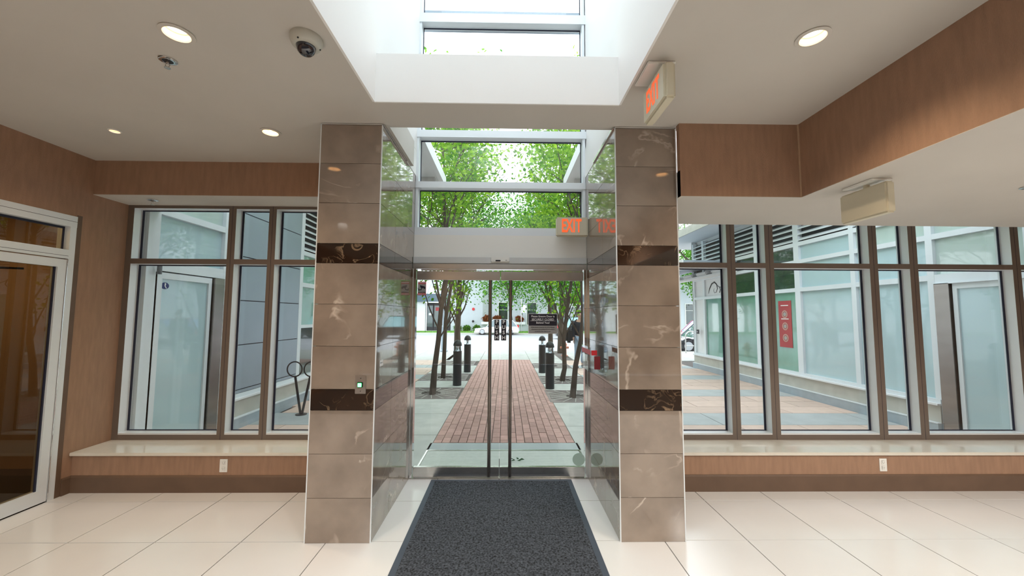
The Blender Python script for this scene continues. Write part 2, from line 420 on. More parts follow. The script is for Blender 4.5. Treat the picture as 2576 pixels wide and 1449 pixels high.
# outer spandrel above windows
slab('wall_front', [(XL - .1, CL1 - .03, YG + .02, YG + .15, ZL, 4.0), (CR0 + .03, XR + .1, YG + .02, YG + .15, 2.7, 4.0)], paintw, kind='structure')
slab('wall_front', [(XL - .1, CL1 - .03, YG - .02, YG + .15, -.1, .34), (CR0 + .47, XR + .1, YG - .02, YG + .15, -.1, .34)], conc_l, kind='structure')

# ------------------------------------------------------------------ marble columns
ZT = [0, .305, .61, .915, 1.065, 1.372, 1.678, 1.98, 2.128, 2.432, 2.735, 3.035]
def column(x0, x1, inner, label):
    r = thing('marble_column', ((x0 + x1) / 2, YC + .6, 0), label, 'column')
    B('core', conc, x0 + .02, x1 - .02, YC + .02, 4.09, 0, ZC, r)
    t = .02; j = .0014
    yt = [YC + .003, 3.27, 3.925]
    for k in range(len(ZT) - 1):
        m = marbd if k in (3, 7) else marb
        za, zb = ZT[k] + j, ZT[k + 1] - j
        cz = (za + zb) / 2
        piece('marble_tile', m, x1 - x0 - .012, t, zb - za, (x0 + x1) / 2, YC + t / 2, cz, r)
        xi = x1 if inner > 0 else x0
        for q in range(2):
            ya, yb = yt[q] + j, yt[q + 1] - j
            piece('marble_tile', m, t, yb - ya, zb - za, xi - inner * t / 2, (ya + yb) / 2, cz, r)
        xo = x0 if inner > 0 else x1
        piece('marble_tile', m, t, .80 - .004, zb - za, xo + inner * t / 2, YC + .403, cz, r)
    for x in (x0, x1):
        s = 1 if x == x0 else -1
        B('corner_trim', alu_w, x - .001 * s, x + .0065 * s, YC - .0015, YC + .006, 0, 3.042, r)
    B('top_trim', chrome, x0, x1, YC - .0015, YC + .004, 3.036, 3.046, r)
    return r
column(CL0, CL1, 1, 'beige marble column left of the glass doors with a green button plate')
column(CR0, CR1, -1, 'beige marble column right of the glass doors under the exit sign')
# metal ledge strips above inner marble faces
B('trim_4', steel, CL1 - .001, CL1 + .012, 2.87, 3.55, 3.036, 3.06, kind='structure')
B('trim_5', steel, CR0 - .012, CR0 + .001, 2.87, 3.55, 3.036, 3.06, kind='structure')

# ------------------------------------------------------------------ clerestory + entrance door
YD = 3.93
cw = thing('window_3', (-.055, YD, 2.44), kind='structure')
XA, XB_ = CL1 + .001, CR0 - .001
for z0, z1 in ((2.42, 2.50), (2.915, 2.98), (3.455, 3.53), (4.72, 4.82), (5.5, 5.58)):
    B('frame_bar', alu_w, XA - (.02 if z0 > 3 else 0), XB_ + (.02 if z0 > 3 else 0), YD, YD + .13, z0, z1, cw)
for z0, z1 in ((2.50, 2.915), (2.98, 3.455), (3.53, 4.72), (4.82, 5.5)):
    B('frame_post', alu_w, XA, XA + .028, YD + .01, YD + .13, z0, z1, cw)
    B('frame_post', alu_w, XB_ - .028, XB_, YD + .01, YD + .13, z0, z1, cw)
    p = B('pane', gls, XA + .028, XB_ - .028, YD + .10, YD + .108, z0, z1, cw)
    g = MB(); g.box(XA + .028, XB_ - .028, YD + .094, YD + .10, z1 - .012, z1); g.box(XA + .028, XA + .036, YD + .094, YD + .10, z0, z1 - .012); g.box(XB_ - .036, XB_ - .028, YD + .094, YD + .10, z0, z1 - .012)
    g.build('gasket', gasket, p)
for k, (z, y) in enumerate(((4.90, 4.16), (5.02, 4.20), (5.35, 4.60))):
    B('sunshade_blade', panel_m, -1.05, .93, y, y + .16, z, z + .05, cw)
slab('wall_front', [(XA, XB_, YD, YD + .14, 2.19, 2.42)], pwhite, kind='structure')

dr = thing('door_1', (-.055, YD, 0), kind='structure')
B('operator_cover', mat('silver_cover', (.60, .62, .62), .35, metal=.3, var=.02), XA + .003, XB_ - .003, YD - .035, YD + .1, 2.125, 2.188, dr, bevel=.003)
B('header_channel', steel, XA + .003, XB_ - .003, YD - .03, YD + .08, 2.068, 2.120, dr)
B('frame_post', chrome, XA + .002, XA + .028, YD, YD + .07, 0, 2.068, dr)
B('frame_post', chrome, XB_ - .026, XB_ - .001, YD, YD + .07, 0, 2.068, dr)
B('threshold', steel, XA, XB_, YD - .01, YD + .10, -.004, .008, dr)
XM = -.054
for (x0, x1, s) in ((XA + .034, XM - .004, 1), (XM + .004, XB_ - .03, -1)):
    lf = thing('door_leaf', (0, 0, 0)); lf.parent = dr; lf.location = Vector(((x0 + x1) / 2, YD + .03, .01)) - dr.location
    B('top_rail', steel, x0, x1, YD + .012, YD + .052, 1.96, 2.05, lf, bevel=.003)
    B('bottom_rail', steel, x0, x1, YD + .012, YD + .052, .012, .108, lf, bevel=.003)
    B('pane', gls_d, x0, x1, YD + .027, YD + .037, .108, 1.96, lf)
    xh = (XM - .103 if s > 0 else XM + .103)
    for y in (YD - .03, YD + .095):
        h = MB(); h.tube([(xh, y, .035), (xh, y, 1.955)], .0155, 14); 
        for z in (.16, 1.0, 1.86): h.tube([(xh, y, z), (xh, YD + .03, z)], .007, 8)
        h.build('pull_bar', dsteel, lf)
B('door_closer', steel, -.86, -.30, YD - .005, YD + .01, 2.052, 2.066, dr)
B('door_closer', steel, .28, .78, YD - .005, YD + .01, 2.052, 2.066, dr)
B('door_stop', steel, XM - .003, XM + .003, YD + .004, YD + .012, .0, .19, dr)

# signs on the doors
def signboard(name, x0, x1, z0, z1, label, cat, group=None):
    return thing(name, ((x0 + x1) / 2, YD + .02, z0), label, cat, group)
for xc, lb in ((-.0885, 'black vertical PUSH sign on the left door leaf'), (-.0185, 'black vertical PUSH sign on the right door leaf')):
    s = signboard('push_sign', xc - .026, xc + .026, 1.348, 1.56, lb, 'sign')
    B('border', greyp, xc - .026, xc + .026, YD + .0225, YD + .0265, 1.348, 1.56, s)
    B('panel', blackp, xc - .023, xc + .023, YD + .0205, YD + .0225, 1.351, 1.557, s)
    for k, ch in enumerate('PUSH'):
        text('letter', ch, .05, whitep, (xc, YD + .0195, 1.533 - k * .0525), FY, s, bold=.0015)
s = signboard('security_notice', .232, .527, 1.42, 1.621, 'black and grey notice reading Please Ensure Door is SECURELY CLOSED', 'sign')
B('border', whitep, .231, .527, YD + .023, YD + .0265, 1.419, 1.622, s, bevel=.001)
B('black_panel', blackp, .235, .523, YD + .021, YD + .023, 1.500, 1.618, s)
B('grey_panel', greyp, .235, .523, YD + .021, YD + .023, 1.423, 1.500, s)
cx = .379
text('lettering', 'Please Ensure Door is', .0275, whitep, (cx, YD + .0200, 1.594), FY, s, bold=.0004, sx=.97)
text('lettering', 'SECURELY CLOSED', .0285, whitep, (cx, YD + .0200, 1.562), FY, s, bold=.0004, sx=.93)
B('underline', whitep, .25, .508, YD + .0195, YD + .021, 1.5475, 1.5495, s)
text('lettering', 'Behind You!', .0275, whitep, (cx, YD + .0200, 1.529), FY, s, bold=.0004)
for k, tx in enumerate(('In the interest of security, do not be offended', 'if Residents in this building will not be able to', 'or hold the door open for you.')):
    text('lettering', tx, .0142, blackp, (cx, YD + .0200, 1.484 - k * .0205), FY, s, bold=.0002, sx=.90)
s = signboard('camera_warning_sticker', -.897, -.812, 1.805, 1.94, 'small red and grey surveillance camera sticker at the top left of the door', 'sticker')
B('red_card', redp, -.897, -.812, YD + .0235, YD + .0265, 1.803, 1.942, s, bevel=.001)
B('grey_card', greyp, -.894, -.815, YD + .0215, YD + .0235, 1.825, 1.917, s)
MB().prism([(-.874, 1.905), (-.828, 1.893), (-.818, 1.882), (-.820, 1.868), (-.835, 1.866), (-.838, 1.878), (-.858, 1.868), (-.872, 1.89)], YD + .0195, YD + .0215, 'y').build('camera_symbol', blackp, s)
MB().prism([(-.892, 1.875), (-.886, 1.875), (-.884, 1.862), (-.862, 1.862), (-.862, 1.872), (-.856, 1.872), (-.856, 1.855), (-.892, 1.850)], YD + .0195, YD + .0215, 'y').build('camera_symbol', blackp, s)
text('lettering', 'WARNING', .016, whitep, (-.8545, YD + .0205, 1.930), FY, s, bold=.0004)
text('lettering', '24 HOUR VIDEO', .0105, blackp, (-.8545, YD + .0205, 1.833), FY, s, bold=.0005)
text('lettering', 'SURVEILLANCE', .0115, whitep, (-.8545, YD + .0205, 1.8135), FY, s, bold=.0003)
st = MB().lathe(.735, .178, [(.062, YD + .0225), (.062, YD + .0262)], 32, 'y').build('round_glass_decal', mat('pale_green_decal', (.50, .68, .60), .5, var=.03))
tag(st, 'pale green round decal low on the right door glass', 'decal')
# motion sensor above the door
s = thing('motion_sensor', (-.06, 3.86, 2.12), 'small white motion sensor above the middle of the doors', 'sensor')
B('housing', pwhite, -.15, .035, 3.86, 3.896, 2.135, 2.195, s, bevel=.008)
B('lens', black, -.105, -.055, 3.857, 3.862, 2.142, 2.157, s, bevel=.002)
B('indicator', greyp, -.005, .012, 3.858, 3.862, 2.150, 2.158, s)

# exit sign on header
def exit_letters(parent, loc, rot, w):
    for k, ch in enumerate('EXIT'):
        off = (-1.36, -.42, .36, 1.12)[k] * .060
        d = Matrix.Rotation(rot[2], 3, 'Z') @ Vector((off, 0, 0))
        t = text('letter', ch, .185, redl, Vector(loc) + d, rot, parent, sx=.50, bold=.004)
s = thing('exit_sign', (.665, 3.82, 2.39), 'lit cream EXIT sign facing forward above the right door leaf', 'exit sign')
B('housing', cream, .50, .822, 3.80, 3.86, 2.392, 2.585, s, bevel=.012)
B('face', cream, .512, .800, 3.796, 3.801, 2.402, 2.577, s)
exit_letters(s, (.655, 3.794, 2.49), FY, .3)
B('mounting_bracket', pwhite, .60, .70, 3.86, 3.93, 2.45, 2.53, s)

# exit sign hung from the main ceiling
s = thing('exit_sign', (.905, 2.19, 2.82), 'lit EXIT sign hanging edge-on from the ceiling by the right column', 'exit sign')
B('housing', cream, .868, .93, 2.03, 2.36, 2.80, 3.01, s, bevel=.012)
B('face', cream, .8635, .869, 2.045, 2.345, 2.812, 2.998, s)
exit_letters(s, (.8625, 2.195, 2.905), FX, .3)
B('ceiling_plate', pwhite, .80, .96, 2.09, 2.32, 3.035, 3.05, s, bevel=.004)
MB().tube([(.898, 2.2, 3.0), (.898, 2.2, 3.04)], .018, 12).build('stem', cream, s)
# blank-backed sign on the lower ceiling
s = thing('exit_sign', (2.42, 2.50, 2.24), 'blank cream sign box hanging from the lower ceiling on the right', 'exit sign')
B('housing', cream, 2.37, 2.43, 2.33, 2.67, 2.255, 2.455, s, bevel=.010)
B('ceiling_plate', pwhite, 2.33, 2.47, 2.38, 2.60, 2.476, 2.49, s, bevel=.004)
MB().tube([(2.40, 2.49, 2.45), (2.40, 2.49, 2.48)], .018, 12).build('stem', cream, s)

# ------------------------------------------------------------------ ceiling fittings
def downlight(x, y, z, r, label, lm, watts):
    t = thing('downlight', (x, y, z), label, 'ceiling light', 'recessed ceiling lights')
    MB().lathe(x, y, [(r * .98, z - .001), (r * 1.32, z - .001), (r * 1.34, z - .006), (r * 1.02, z - .010), (r, z - .004), (r * .98, z - .001)], 40).build('trim_ring', ceil_m if r > .05 else pwhite, t)
    MB().lathe(x, y, [(r * 1.0, z - .004), (r * .93, z + .05), (r * .8, z + .08)], 32, 'z', False).build('reflector', mat('reflector_amber', (.9, .66, .42), .3, var=.01), t)
    e = MB().lathe(x, y, [(r * .80, z + .03), (0.0001, z + .028)], 28).build('lamp_disc', lm, t)
    d = bpy.data.lights.new('downlight_lamp', 'SPOT'); d.energy = watts; d.spot_size = 2.3; d.spot_blend = .8; d.color = (1, .78, .55); d.shadow_soft_size = r * .7
    o = bpy.data.objects.new('downlight_lamp', d); COL.objects.link(o); o.parent = t; o.location = (0, 0, -.02)
    return t
downlight(-1.71, 1.935, ZC, .058, 'large lit recessed downlight nearest the dome camera', lampm, 22)
downlight(1.583, 1.885, ZC, .058, 'lit recessed downlight in the ceiling right of the light well', lampm, 22)
downlight(-1.88, 3.02, ZC, .055, 'lit recessed downlight close to the left column', lampm, 22)
downlight(-3.11, 3.03, ZC, .032, 'small lit spotlight near the far left ceiling corner', lamp2, 8)
for o in list(bpy.data.objects):
    if o.name.startswith('ceiling') and o.type == 'MESH' and 'fixture' not in o.name:
        pass
# sprinklers
def sprinkler(x, y, z, label):
    t = thing('sprinkler', (x, y, z), label, 'sprinkler')
    MB().lathe(x, y, [(.012, z - .001), (.042, z - .001), (.044, z - .006), (.03, z - .010), (.012, z - .008), (.012, z - .001)], 28).build('escutcheon', chrome, t)
    MB().lathe(x, y, [(.028, z - .0095), (.0001, z - .0102)], 20).build('recess', blackm, t)
    mb = MB().lathe(x, y, [(.009, z - .008), (.009, z - .022), (.005, z - .024)], 12)
    mb.tube([(x - .008, y, z - .02), (x - .013, y, z - .032), (x - .004, y, z - .047)], .002, 6)
    mb.tube([(x + .008, y, z - .02), (x + .013, y, z - .032), (x + .004, y, z - .047)], .002, 6)
    mb.build('frame_arms', steel, t)
    MB().lathe(x, y, [(.0001, z - .047), (.015, z - .047), (.0155, z - .050), (.0001, z - .0505)], 16).build('deflector', steel, t)
sprinkler(-1.94, 2.15, ZC, 'chrome sprinkler head on the ceiling between downlight and dome camera')
sprinkler(-3.48, 3.80, ZL, 'sprinkler head under the soffit above the left window')
sprinkler(3.55, 2.52, ZR, 'sprinkler head on the lower ceiling at the right edge')
# dome camera
t = thing('dome_camera', (-1.055, 1.955, ZC), 'cream security dome camera on the ceiling beside the light well', 'camera')
x, y, z = -1.055, 1.955, ZC
MB().lathe(x, y, [(.078, z), (.080, z - .006), (.079, z - .022), (.070, z - .042), (.056, z - .052), (.048, z - .052), (.048, z - .046)], 44).build('housing', mat('dome_cream', (.50, .50, .44), .4, var=.01), t)
MB().lathe(x, y, [(.048, z - .046), (.047, z - .058), (.040, z - .078), (.026, z - .092), (.010, z - .098), (.0001, z - .0985)], 32).build('dome', mat('smoked_dome', (.01, .012, .02), .04, coat=1.0, var=.05), t)
for k in range(3):
    q = 2 * PI * k / 3 + .4
    MB().lathe(x + .066 * math.cos(q), y + .066 * math.sin(q), [(.004, z - .044), (.004, z - .049), (.0001, z - .049)], 10).build('screw', blackm, t)

# button plate on left column
t = thing('door_release_plate', (-1.045, YC, 1.02), 'steel plate with a glowing green button on the left column', 'switch')
B('plate', steel, -1.083, -1.005, YC - .005, YC, 1.033, 1.162, t, bevel=.002)
B('bezel', mat('green_bezel', (.0, .10, .05), .3, var=.1), -1.066, -1.028, YC - .011, YC - .005, 1.078, 1.116, t, bevel=.003)
B('button', green_e, -1.061, -1.034, YC - .015, YC - .011, 1.083, 1.110, t, bevel=.002)
for z in (1.052, 1.143): MB().lathe(-1.043, z, [(.0001, YC - .0062), (.0035, YC - .006), (.0035, YC - .005)], 10, 'y').build('screw', blackm, t)
# sockets
def outlet(x, label):
    t = thing('power_outlet', (x, YW, .17), label, 'outlet')
    B('cover_plate', pwhite, x - .035, x + .035, YW - .006, YW, .175, .290, t, bevel=.002)
    for z in (.207, .257):
        B('socket', pwhite, x - .016, x + .016, YW - .0085, YW - .006, z - .017, z + .017, t, bevel=.002)
        mb = MB(); mb.box(x - .008, x - .006, YW - .009, YW - .0084, z - .003, z + .007); mb.box(x + .006, x + .008, YW - .009, YW - .0084, z - .003, z + .007); mb.box(x - .002, x + .002, YW - .009, YW - .0084, z - .011, z - .007)
        mb.build('slots', blackm, t)
outlet(-2.545, 'white double power outlet under the left window')
outlet(3.52, 'white double power outlet under the right window')
# acrylic brochure box on the right column side
t = thing('acrylic_drop_box', (.76, 3.33, 1.12), 'clear acrylic leaflet box with a red band on the right column side', 'box')
x0, x1, y0, y1, z0, z1 = .690, .822, 3.15, 3.52, 1.145, 1.345
mb = MB(); th = .004
mb.box(x0, x0 + th, y0, y1, z0, z1); mb.box(x0 + th, x1, y0, y0 + th, z0, z1); mb.box(x0 + th, x1, y1 - th, y1, z0, z1); mb.box(x1 - th, x1, y0 + th, y1 - th, z0, z1)
mb.build('walls', acry, t)
MB().prism([(x0, z0), (x1, z0 - .03), (x1, z0 - .025), (x0, z0 + .004)], y0, y1, 'y').build('tray', acry, t)
B('red_band', redp, x0 - .0015, x0, y0 + .02, y1 - .01, z1 - .062, z1 - .022, t)
B('red_band', redp, x0 + .004, x0 + .05, y0 - .0015, y0, z1 - .062, z1 - .022, t)
B('leaflet', redposter, x0 + .05, x0 + .10, y0 + .1, y0 + .104, z0 + .012, z0 + .12, t)
for q in range(1): B('divider', acry, x0 + th, x1 - th, y0 + .08 + q * .09, y0 + .083 + q * .09, z0 + .01, z1 - .03, t)
# small card on the inner face of the left column
t = thing('white_card', (CL1 + .002, 2.98, 1.17), 'small white business card stuck on the inner face of the left column', 'card')
B('card', whitep, CL1 + .0005, CL1 + .002, 2.945, 3.025, 1.215, 1.26, t)
B('printed_mark', slate, CL1 + .002, CL1 + .0024, 2.96, 2.972, 1.235, 1.245, t); B('printed_mark', greyp, CL1 + .002, CL1 + .0024, 2.975, 3.01, 1.236, 1.243, t)

# door mat
t = thing('entrance_mat', (-.03, 2.5, 0), 'charcoal carpet mat with black rubber border in front of the glass doors', 'mat')
mx0, mx1, my0, my1 = -.714, .652, .9, 3.905
B('rubber_border', rub, mx0, mx1, my0, my1, 0.0, .006, t, bevel=.002)
nx, ny = 90, 190
vs = []; 
for j in range(ny + 1):
    for i in range(nx + 1):
        vs.append((mx0 + .045 + (mx1 - mx0 - .09) * i / nx, my0 + .045 + (my1 - my0 - .09) * j / ny, .0105 + rnd.uniform(-.0012, .0012)))
fs = [(j * (nx + 1) + i, j * (nx + 1) + i + 1, (j + 1) * (nx + 1) + i + 1, (j + 1) * (nx + 1) + i) for j in range(ny) for i in range(nx)]
MB().add(vs, fs).build('carpet_pile', carpet, t, kind='stuff')

# ------------------------------------------------------------------ left door and room beyond
d2 = thing('door_2', (XL, (DY0 + DY1) / 2, 0), kind='structure')
xf0, xf1 = XL - .11, XL + .012
B('frame_head', alu_w, xf0, xf1 - .006, DY0, DY1, 2.375, 2.475, d2)
B('frame_groove', gasket, xf1 - .008, xf1 - .0055, DY0, DY1, 2.424, 2.427, d2)
B('transom_bar', alu_w, xf0, xf1 - .006, DY0 + .05, DY1 - .05, 2.085, 2.165, d2)
B('frame_groove', gasket, xf1 - .008, xf1 - .0055, DY0 + .05, DY1 - .05, 2.108, 2.111, d2)
B('jamb', alu_w, xf0, xf1 - .008, DY1 - .05, DY1, 0, 2.375, d2)
B('jamb', alu_w, xf0, xf1 - .008, DY0, DY0 + .05, 0, 2.375, d2)
p = B('pane', gls_dark, XL - .06, XL - .052, DY0 + .05, DY1 - .05, 2.165, 2.375, d2)
MB().box(XL - .052, XL - .046, DY1 - .064, DY1 - .05, 2.165, 2.375).box(XL - .052, XL - .046, DY0 + .05, DY1 - .064, 2.355, 2.375).build('gasket', gasket, p)
lf = thing('door_leaf', (0, 0, 0)); lf.parent = d2; lf.location = Vector((XL - .03, DY0 + .06, .01)) - d2.location
yl0, yl1 = DY0 + .055, DY1 - .058
B('stile', alu_w, XL - .055, XL + .004, yl1 - .065, yl1, .01, 2.075, lf)
B('stile', alu_w, XL - .055, XL + .004, yl0, yl0 + .07, .01, 2.075, lf)
B('top_rail', alu_w, XL - .055, XL + .004, yl0 + .07, yl1 - .065, 2.005, 2.075, lf)
B('bottom_rail', alu_w, XL - .055, XL + .004, yl0 + .07, yl1 - .065, .01, .115, lf)
p = B('pane', gls_dark, XL - .03, XL - .022, yl0 + .07, yl1 - .065, .115, 2.005, lf)
MB().box(XL - .022, XL - .012, yl1 - .078, yl1 - .065, .115, 2.005).build('gasket', gasket, lf)
MB().tube([(XL - .05, 3.22, 1.965), (XL - .16, 2.95, 1.95)], .009, 8).build('closer_arm', blackm, lf)
B('hinge_strip', chrome, XL - .01, XL + .010, DY1 - .056, DY1 - .052, .02, 2.08, d2)
slab('trim_6', [(XL - .12, XL + .004, DY1, DY1 + .04, 0, 2.49)], base_m, kind='structure')
# room beyond: corridor with brown walls
tan = mat('corridor_wall', (.42, .27, .14), .6, var=.12, scale=2)
slab('wall_left', [(XL - 2.2, XL - 2.1, 1.2, 4.3, 0, ZC)], tan, kind='structure')
slab('wall_back', [(XL - 2.1, XL - .2, 1.2, 1.3, 0, ZC)], tan, kind='structure')
slab('wall_front', [(XL - 2.1, XL - .2, 4.2, 4.3, 0, ZC)], tan, kind='structure')
slab('ceiling', [(XL - 2.2, XL - .2, 1.2, 4.3, ZC - .3, ZC - .2)], ceil_m, kind='structure')
slab('floor', [(XL - 2.2, XL - .2, 1.2, 4.3, -.1, 0)], mat('corridor_floor', (.03, .025, .02), .4, var=.1), kind='structure')
area('corridor_lamp', (XL - 1.1, 2.9, ZC - .32), (0, 0, 0), .8, .8, 14, (1, .8, .55))
t = thing('letterbox_panel', (XL - 2.09, 3.0, 1.2), 'dark square wall box in the corridor seen through the left glass door', 'wall box')
B('box', mat('dark_box', (.06, .06, .05), .5, var=.1), XL - 2.1, XL - 2.04, 3.55, 3.85, 1.30, 1.58, t, bevel=.01)
B('slot', blackm, XL - 2.045, XL - 2.035, 3.62, 3.78, 1.41, 1.44, t)
t = thing('inner_window', (XL - 2.09, 3.6, .3), 'pale framed wall panel inside the corridor behind the left door', 'panel')
B('frame', alu_w, XL - 2.1, XL - 2.06, 3.2, 4.15, .46, .52, t); B('frame', base_m, XL - 2.1, XL - 2.05, 3.16, 3.22, 0, 2.2, t)
B('frame', alu_w, XL - 2.1, XL - 2.06, 3.3, 4.15, 1.08, 1.13, t)

# ------------------------------------------------------------------ ground
gd = B('floor', sand, -14, 22, YG + .1, 17.75, -.20, -.03, kind='structure')
slab('floor', [(-60, -14, YG + .1, 17.75, -.20, -.02), (22, 70, YG + .1, 17.75, -.20, -.02)], conc, kind='structure')
path = thing('brick_path', (0, 9.5, 0), 'red brick path running straight out from the glass doors', 'path', kind='structure')
PX0, PX1 = -.905, .885
ncol = 17; bw = (PX1 - PX0) / ncol; bl = .21
rest = MB(); cnt = 0
rows = []
for k in range(0, 46):
    for i in range(ncol):
        y0 = 5.02 + k * bl + (0 if i % 2 else -bl / 2)
        y1 = y0 + bl
        y0c, y1c = max(y0, 5.02), min(y1, 14.25)
        if y1c - y0c < .05: continue
        x = PX0 + (i + .5) * bw; dz = rnd.uniform(-.0015, .0015)
        if cnt < 300:
            cnt += 1
            piece('brick', brick_m, bw - .008, round(y1c - y0c - .008, 3), .05, x, (y0c + y1c) / 2, -.025 + dz, path)
        else: rest.box(x - bw / 2 + .004, x + bw / 2 - .004, y0c + .004, y1c - .004, -.05, dz)
rest.build('bricks', brick_m, path, kind='stuff')
B('edge_slab', conc_g, PX0 - .03, PX1 + .03, 4.76, 5.01, -.1, 0, path)
# outside grate mat
t = thing('entrance_grate', (-.02, 4.5, 0), 'pale ribbed entrance grate set in the ground just outside the doors', 'grate')
B('frame', steel, -.93, .90, 4.22, 4.24, -.03, .003, t); B('frame', steel, -.93, .90, 4.735, 4.755, -.03, .003, t)
B('frame', steel, -.93, -.912, 4.24, 4.735, -.03, .003, t); B('frame', steel, .882, .90, 4.24, 4.735, -.03, .003, t)
gm = mat('grate_strip', (.60, .62, .58), .7, var=.06, scale=20)
for k in range(22): piece('strip', gm, 1.785, .0175, .02, -.015, 4.253 + k * .0222, -.011, t)
B('floor', conc_g, CL1, CR0, YG - .05, 4.215, -.1, 0, kind='structure')

cs = []  # concrete side slabs around grates
grates = [(-1.53, 8.17), (-1.56, 10.25), (-1.60, 13.2), (1.42, 7.88), (1.45, 9.85), (1.48, 12.6)]
def strip(x0, x1, ys):
    for y0, y1 in ys: cs.append((x0, x1, y0, y1))
def side(x0, x1, gy):
    y = 4.22
    cuts = sorted(gy)
    for g in cuts:
        n = max(1, round((g - .59 - y) / 1.3)); st_ = (g - .59 - y) / n
        for k in range(n): cs.append((x0, x1, y + k * st_, y + (k + 1) * st_))
        y = g + .59
    n = 3; st_ = (17.7 - y) / n
    for k in range(n): cs.append((x0, x1, y + k * st_, y + (k + 1) * st_))
side(-2.15, PX0, [8.17, 10.25, 13.2]); side(PX1, 2.03, [7.88, 9.85, 12.6])
cs.append((PX0, PX1, 14.26, 16.0)); cs.append((PX0, PX1, 16.0, 17.7))
for x0, x1, y0, y1 in cs: piece('slab', conc, x1 - x0 - .012, round(y1 - y0 - .012, 3), .05, (x0 + x1) / 2, (y0 + y1) / 2, -.025, gd)
# pavers either side
def pavers(x0, x1, off):
    y = 4.22; k = 0
    seq = []
    yy = 5.82
    while yy > 4.22 + .1: seq.append(('p', max(yy - .45, 4.22), yy)); yy -= .45
    yy = 5.82
    while yy < 12.2:
        seq.append(('g', yy, yy + .70)); yy += .70
        for _ in range(3): seq.append(('p', yy, yy + .455)); yy += .455
    for ty, a0, a1 in seq:
        w = .92 if ty == 'p' else 2.4
        k += 1; x = x0 - (w / 2 if k % 2 else 0) + off
        while x < x1:
            xa, xb = max(x, x0), min(x + w, x1)
            if xb - xa > .06:
                piece('paver' if ty == 'p' else 'slab', paver_m if ty == 'p' else conc_g, round(xb - xa - .01, 3), round(a1 - a0 - .01, 3), .05, (xa + xb) / 2, (a0 + a1) / 2, -.025 + rnd.uniform(-.001, .001), gd)
            x += w
    return yy
ye = pavers(2.04, 5.93, .0); pavers(-3.75, -2.16, .1)
for x in [-14 + i * 1.5 for i in range(24)]:
    if -3 < x < 1.6: continue
    for y0, y1 in ((ye, 14.3), (14.3, 16.0), (16.0, 17.7)):
        piece('slab', conc, 1.488, round(y1 - y0 - .012, 3), .05, x + .75, (y0 + y1) / 2, -.025, gd)

# road, verge
slab('trim_7', [(-60, 70, 17.75, 17.95, -.3, .0)], conc_l, kind='structure')
road = MB(); road.add([(-90, 17.95, -.10), (110, 17.95, -.10), (110, 39.2, -.27), (-90, 39.2, -.27), (-90, 17.95, -.4), (110, 17.95, -.4), (110, 39.2, -.5), (-90, 39.2, -.5)],
    [(0, 1, 2, 3), (4, 7, 6, 5), (0, 4, 5, 1), (2, 6, 7, 3), (0, 3, 7, 4), (1, 5, 6, 2)])
ro = road.build('floor', asphalt, kind='structure')
for y, x0, x1 in ((23.5, -80, 100), (28.4, -80, 100)):
    z = -.10 - .17 * (y - 17.95) / 21.25
    MB().add([(x0, y, z + .004), (x1, y, z + .004), (x1, y + .14, z + .003), (x0, y + .14, z + .003)], [(0, 1, 2, 3)]).build('lane_line', whitep, ro)
slab('trim_8', [(-90, 110, 39.2, 39.4, -.5, -.14)], conc_l, kind='structure')
vg = B('floor', grass_m, -90, 110, 39.4, 40.9, -.5, -.12, kind='structure')
B('floor', conc, -90, 110, 40.9, 42.6, -.5, -.125, kind='structure')
B('floor', grass_m, -6.3, 110, 42.6, 44, -.5, -.12, kind='structure')
B('floor', conc, -90, -6.3, 42.6, 44.2, -.5, -.12, kind='structure')
def blades(name, x0, x1, y0, y1, z, n, h):
    r_ = np.random.RandomState(3); px = r_.uniform(x0, x1, n); py = r_.uniform(y0, y1, n); an = r_.uniform(0, PI, n); hh = r_.uniform(.5, 1, n) * h
    dx, dy = np.cos(an) * .03, np.sin(an) * .03
    v = np.stack([np.stack([px - dx, py - dy, px * 0 + z], 1), np.stack([px + dx, py + dy, px * 0 + z], 1), np.stack([px + dy, py - dx, z + hh], 1)], 1).reshape(-1, 3)
    me = bpy.data.meshes.new(name); me.from_pydata(v.tolist(), [], [(3 * i, 3 * i + 1, 3 * i + 2) for i in range(n)]); me.materials.append(grass_m)
    o = bpy.data.objects.new(name, me); COL.objects.link(o); return tag(o, 'green grass on the verge across the road', 'grass', kind='stuff')
blades('grass', -14, 16, 39.4, 40.9, -.12, 9000, .14)

# ------------------------------------------------------------------ side wings with shopfront glazing
def post(nm, m, X, s, y0, y1, z0, z1, par, d0=0, d1=.08):
    # s=+1: face looks to -x (right wing); depth goes outward from d0 (proud) to d1
    return B(nm, m, X + s * (-d0), X + s * d1, y0, y1, z0, z1, par)
def louver(X, s, y0, y1, z0, z1, par, n):
    lo = thing('louver', (0, 0, 0)); lo.parent = par; lo.location = Vector((X, (y0 + y1) / 2, z0)) - wpos(par)
    post('backing', darkroom, X, s, y0, y1, z0, z1, lo, -.09, .12)
    st_ = (z1 - z0) / n
    for k in range(n):
        z = z0 + (k + .2) * st_
        me = MB().prism([(X - s * .0, z), (X + s * .07, z + st_ * .55), (X + s * .07, z + st_ * .55 + .012), (X - s * .0, z + .028)], y0, y1, 'y') if False else MB()
        p0, p1, p2, p3 = (X, z), (X + s * .07, z + st_ * .5), (X + s * .07, z + st_ * .5 + .012), (X, z + .026)
        me.add([(p[0], y, p[1]) for y in (y0, y1) for p in (p0, p1, p2, p3)], [(0, 1, 2, 3), (7, 6, 5, 4), (0, 4, 5, 1), (1, 5, 6, 2), (2, 6, 7, 3), (3, 7, 4, 0)])
        me.build('slat', alu_w, lo)
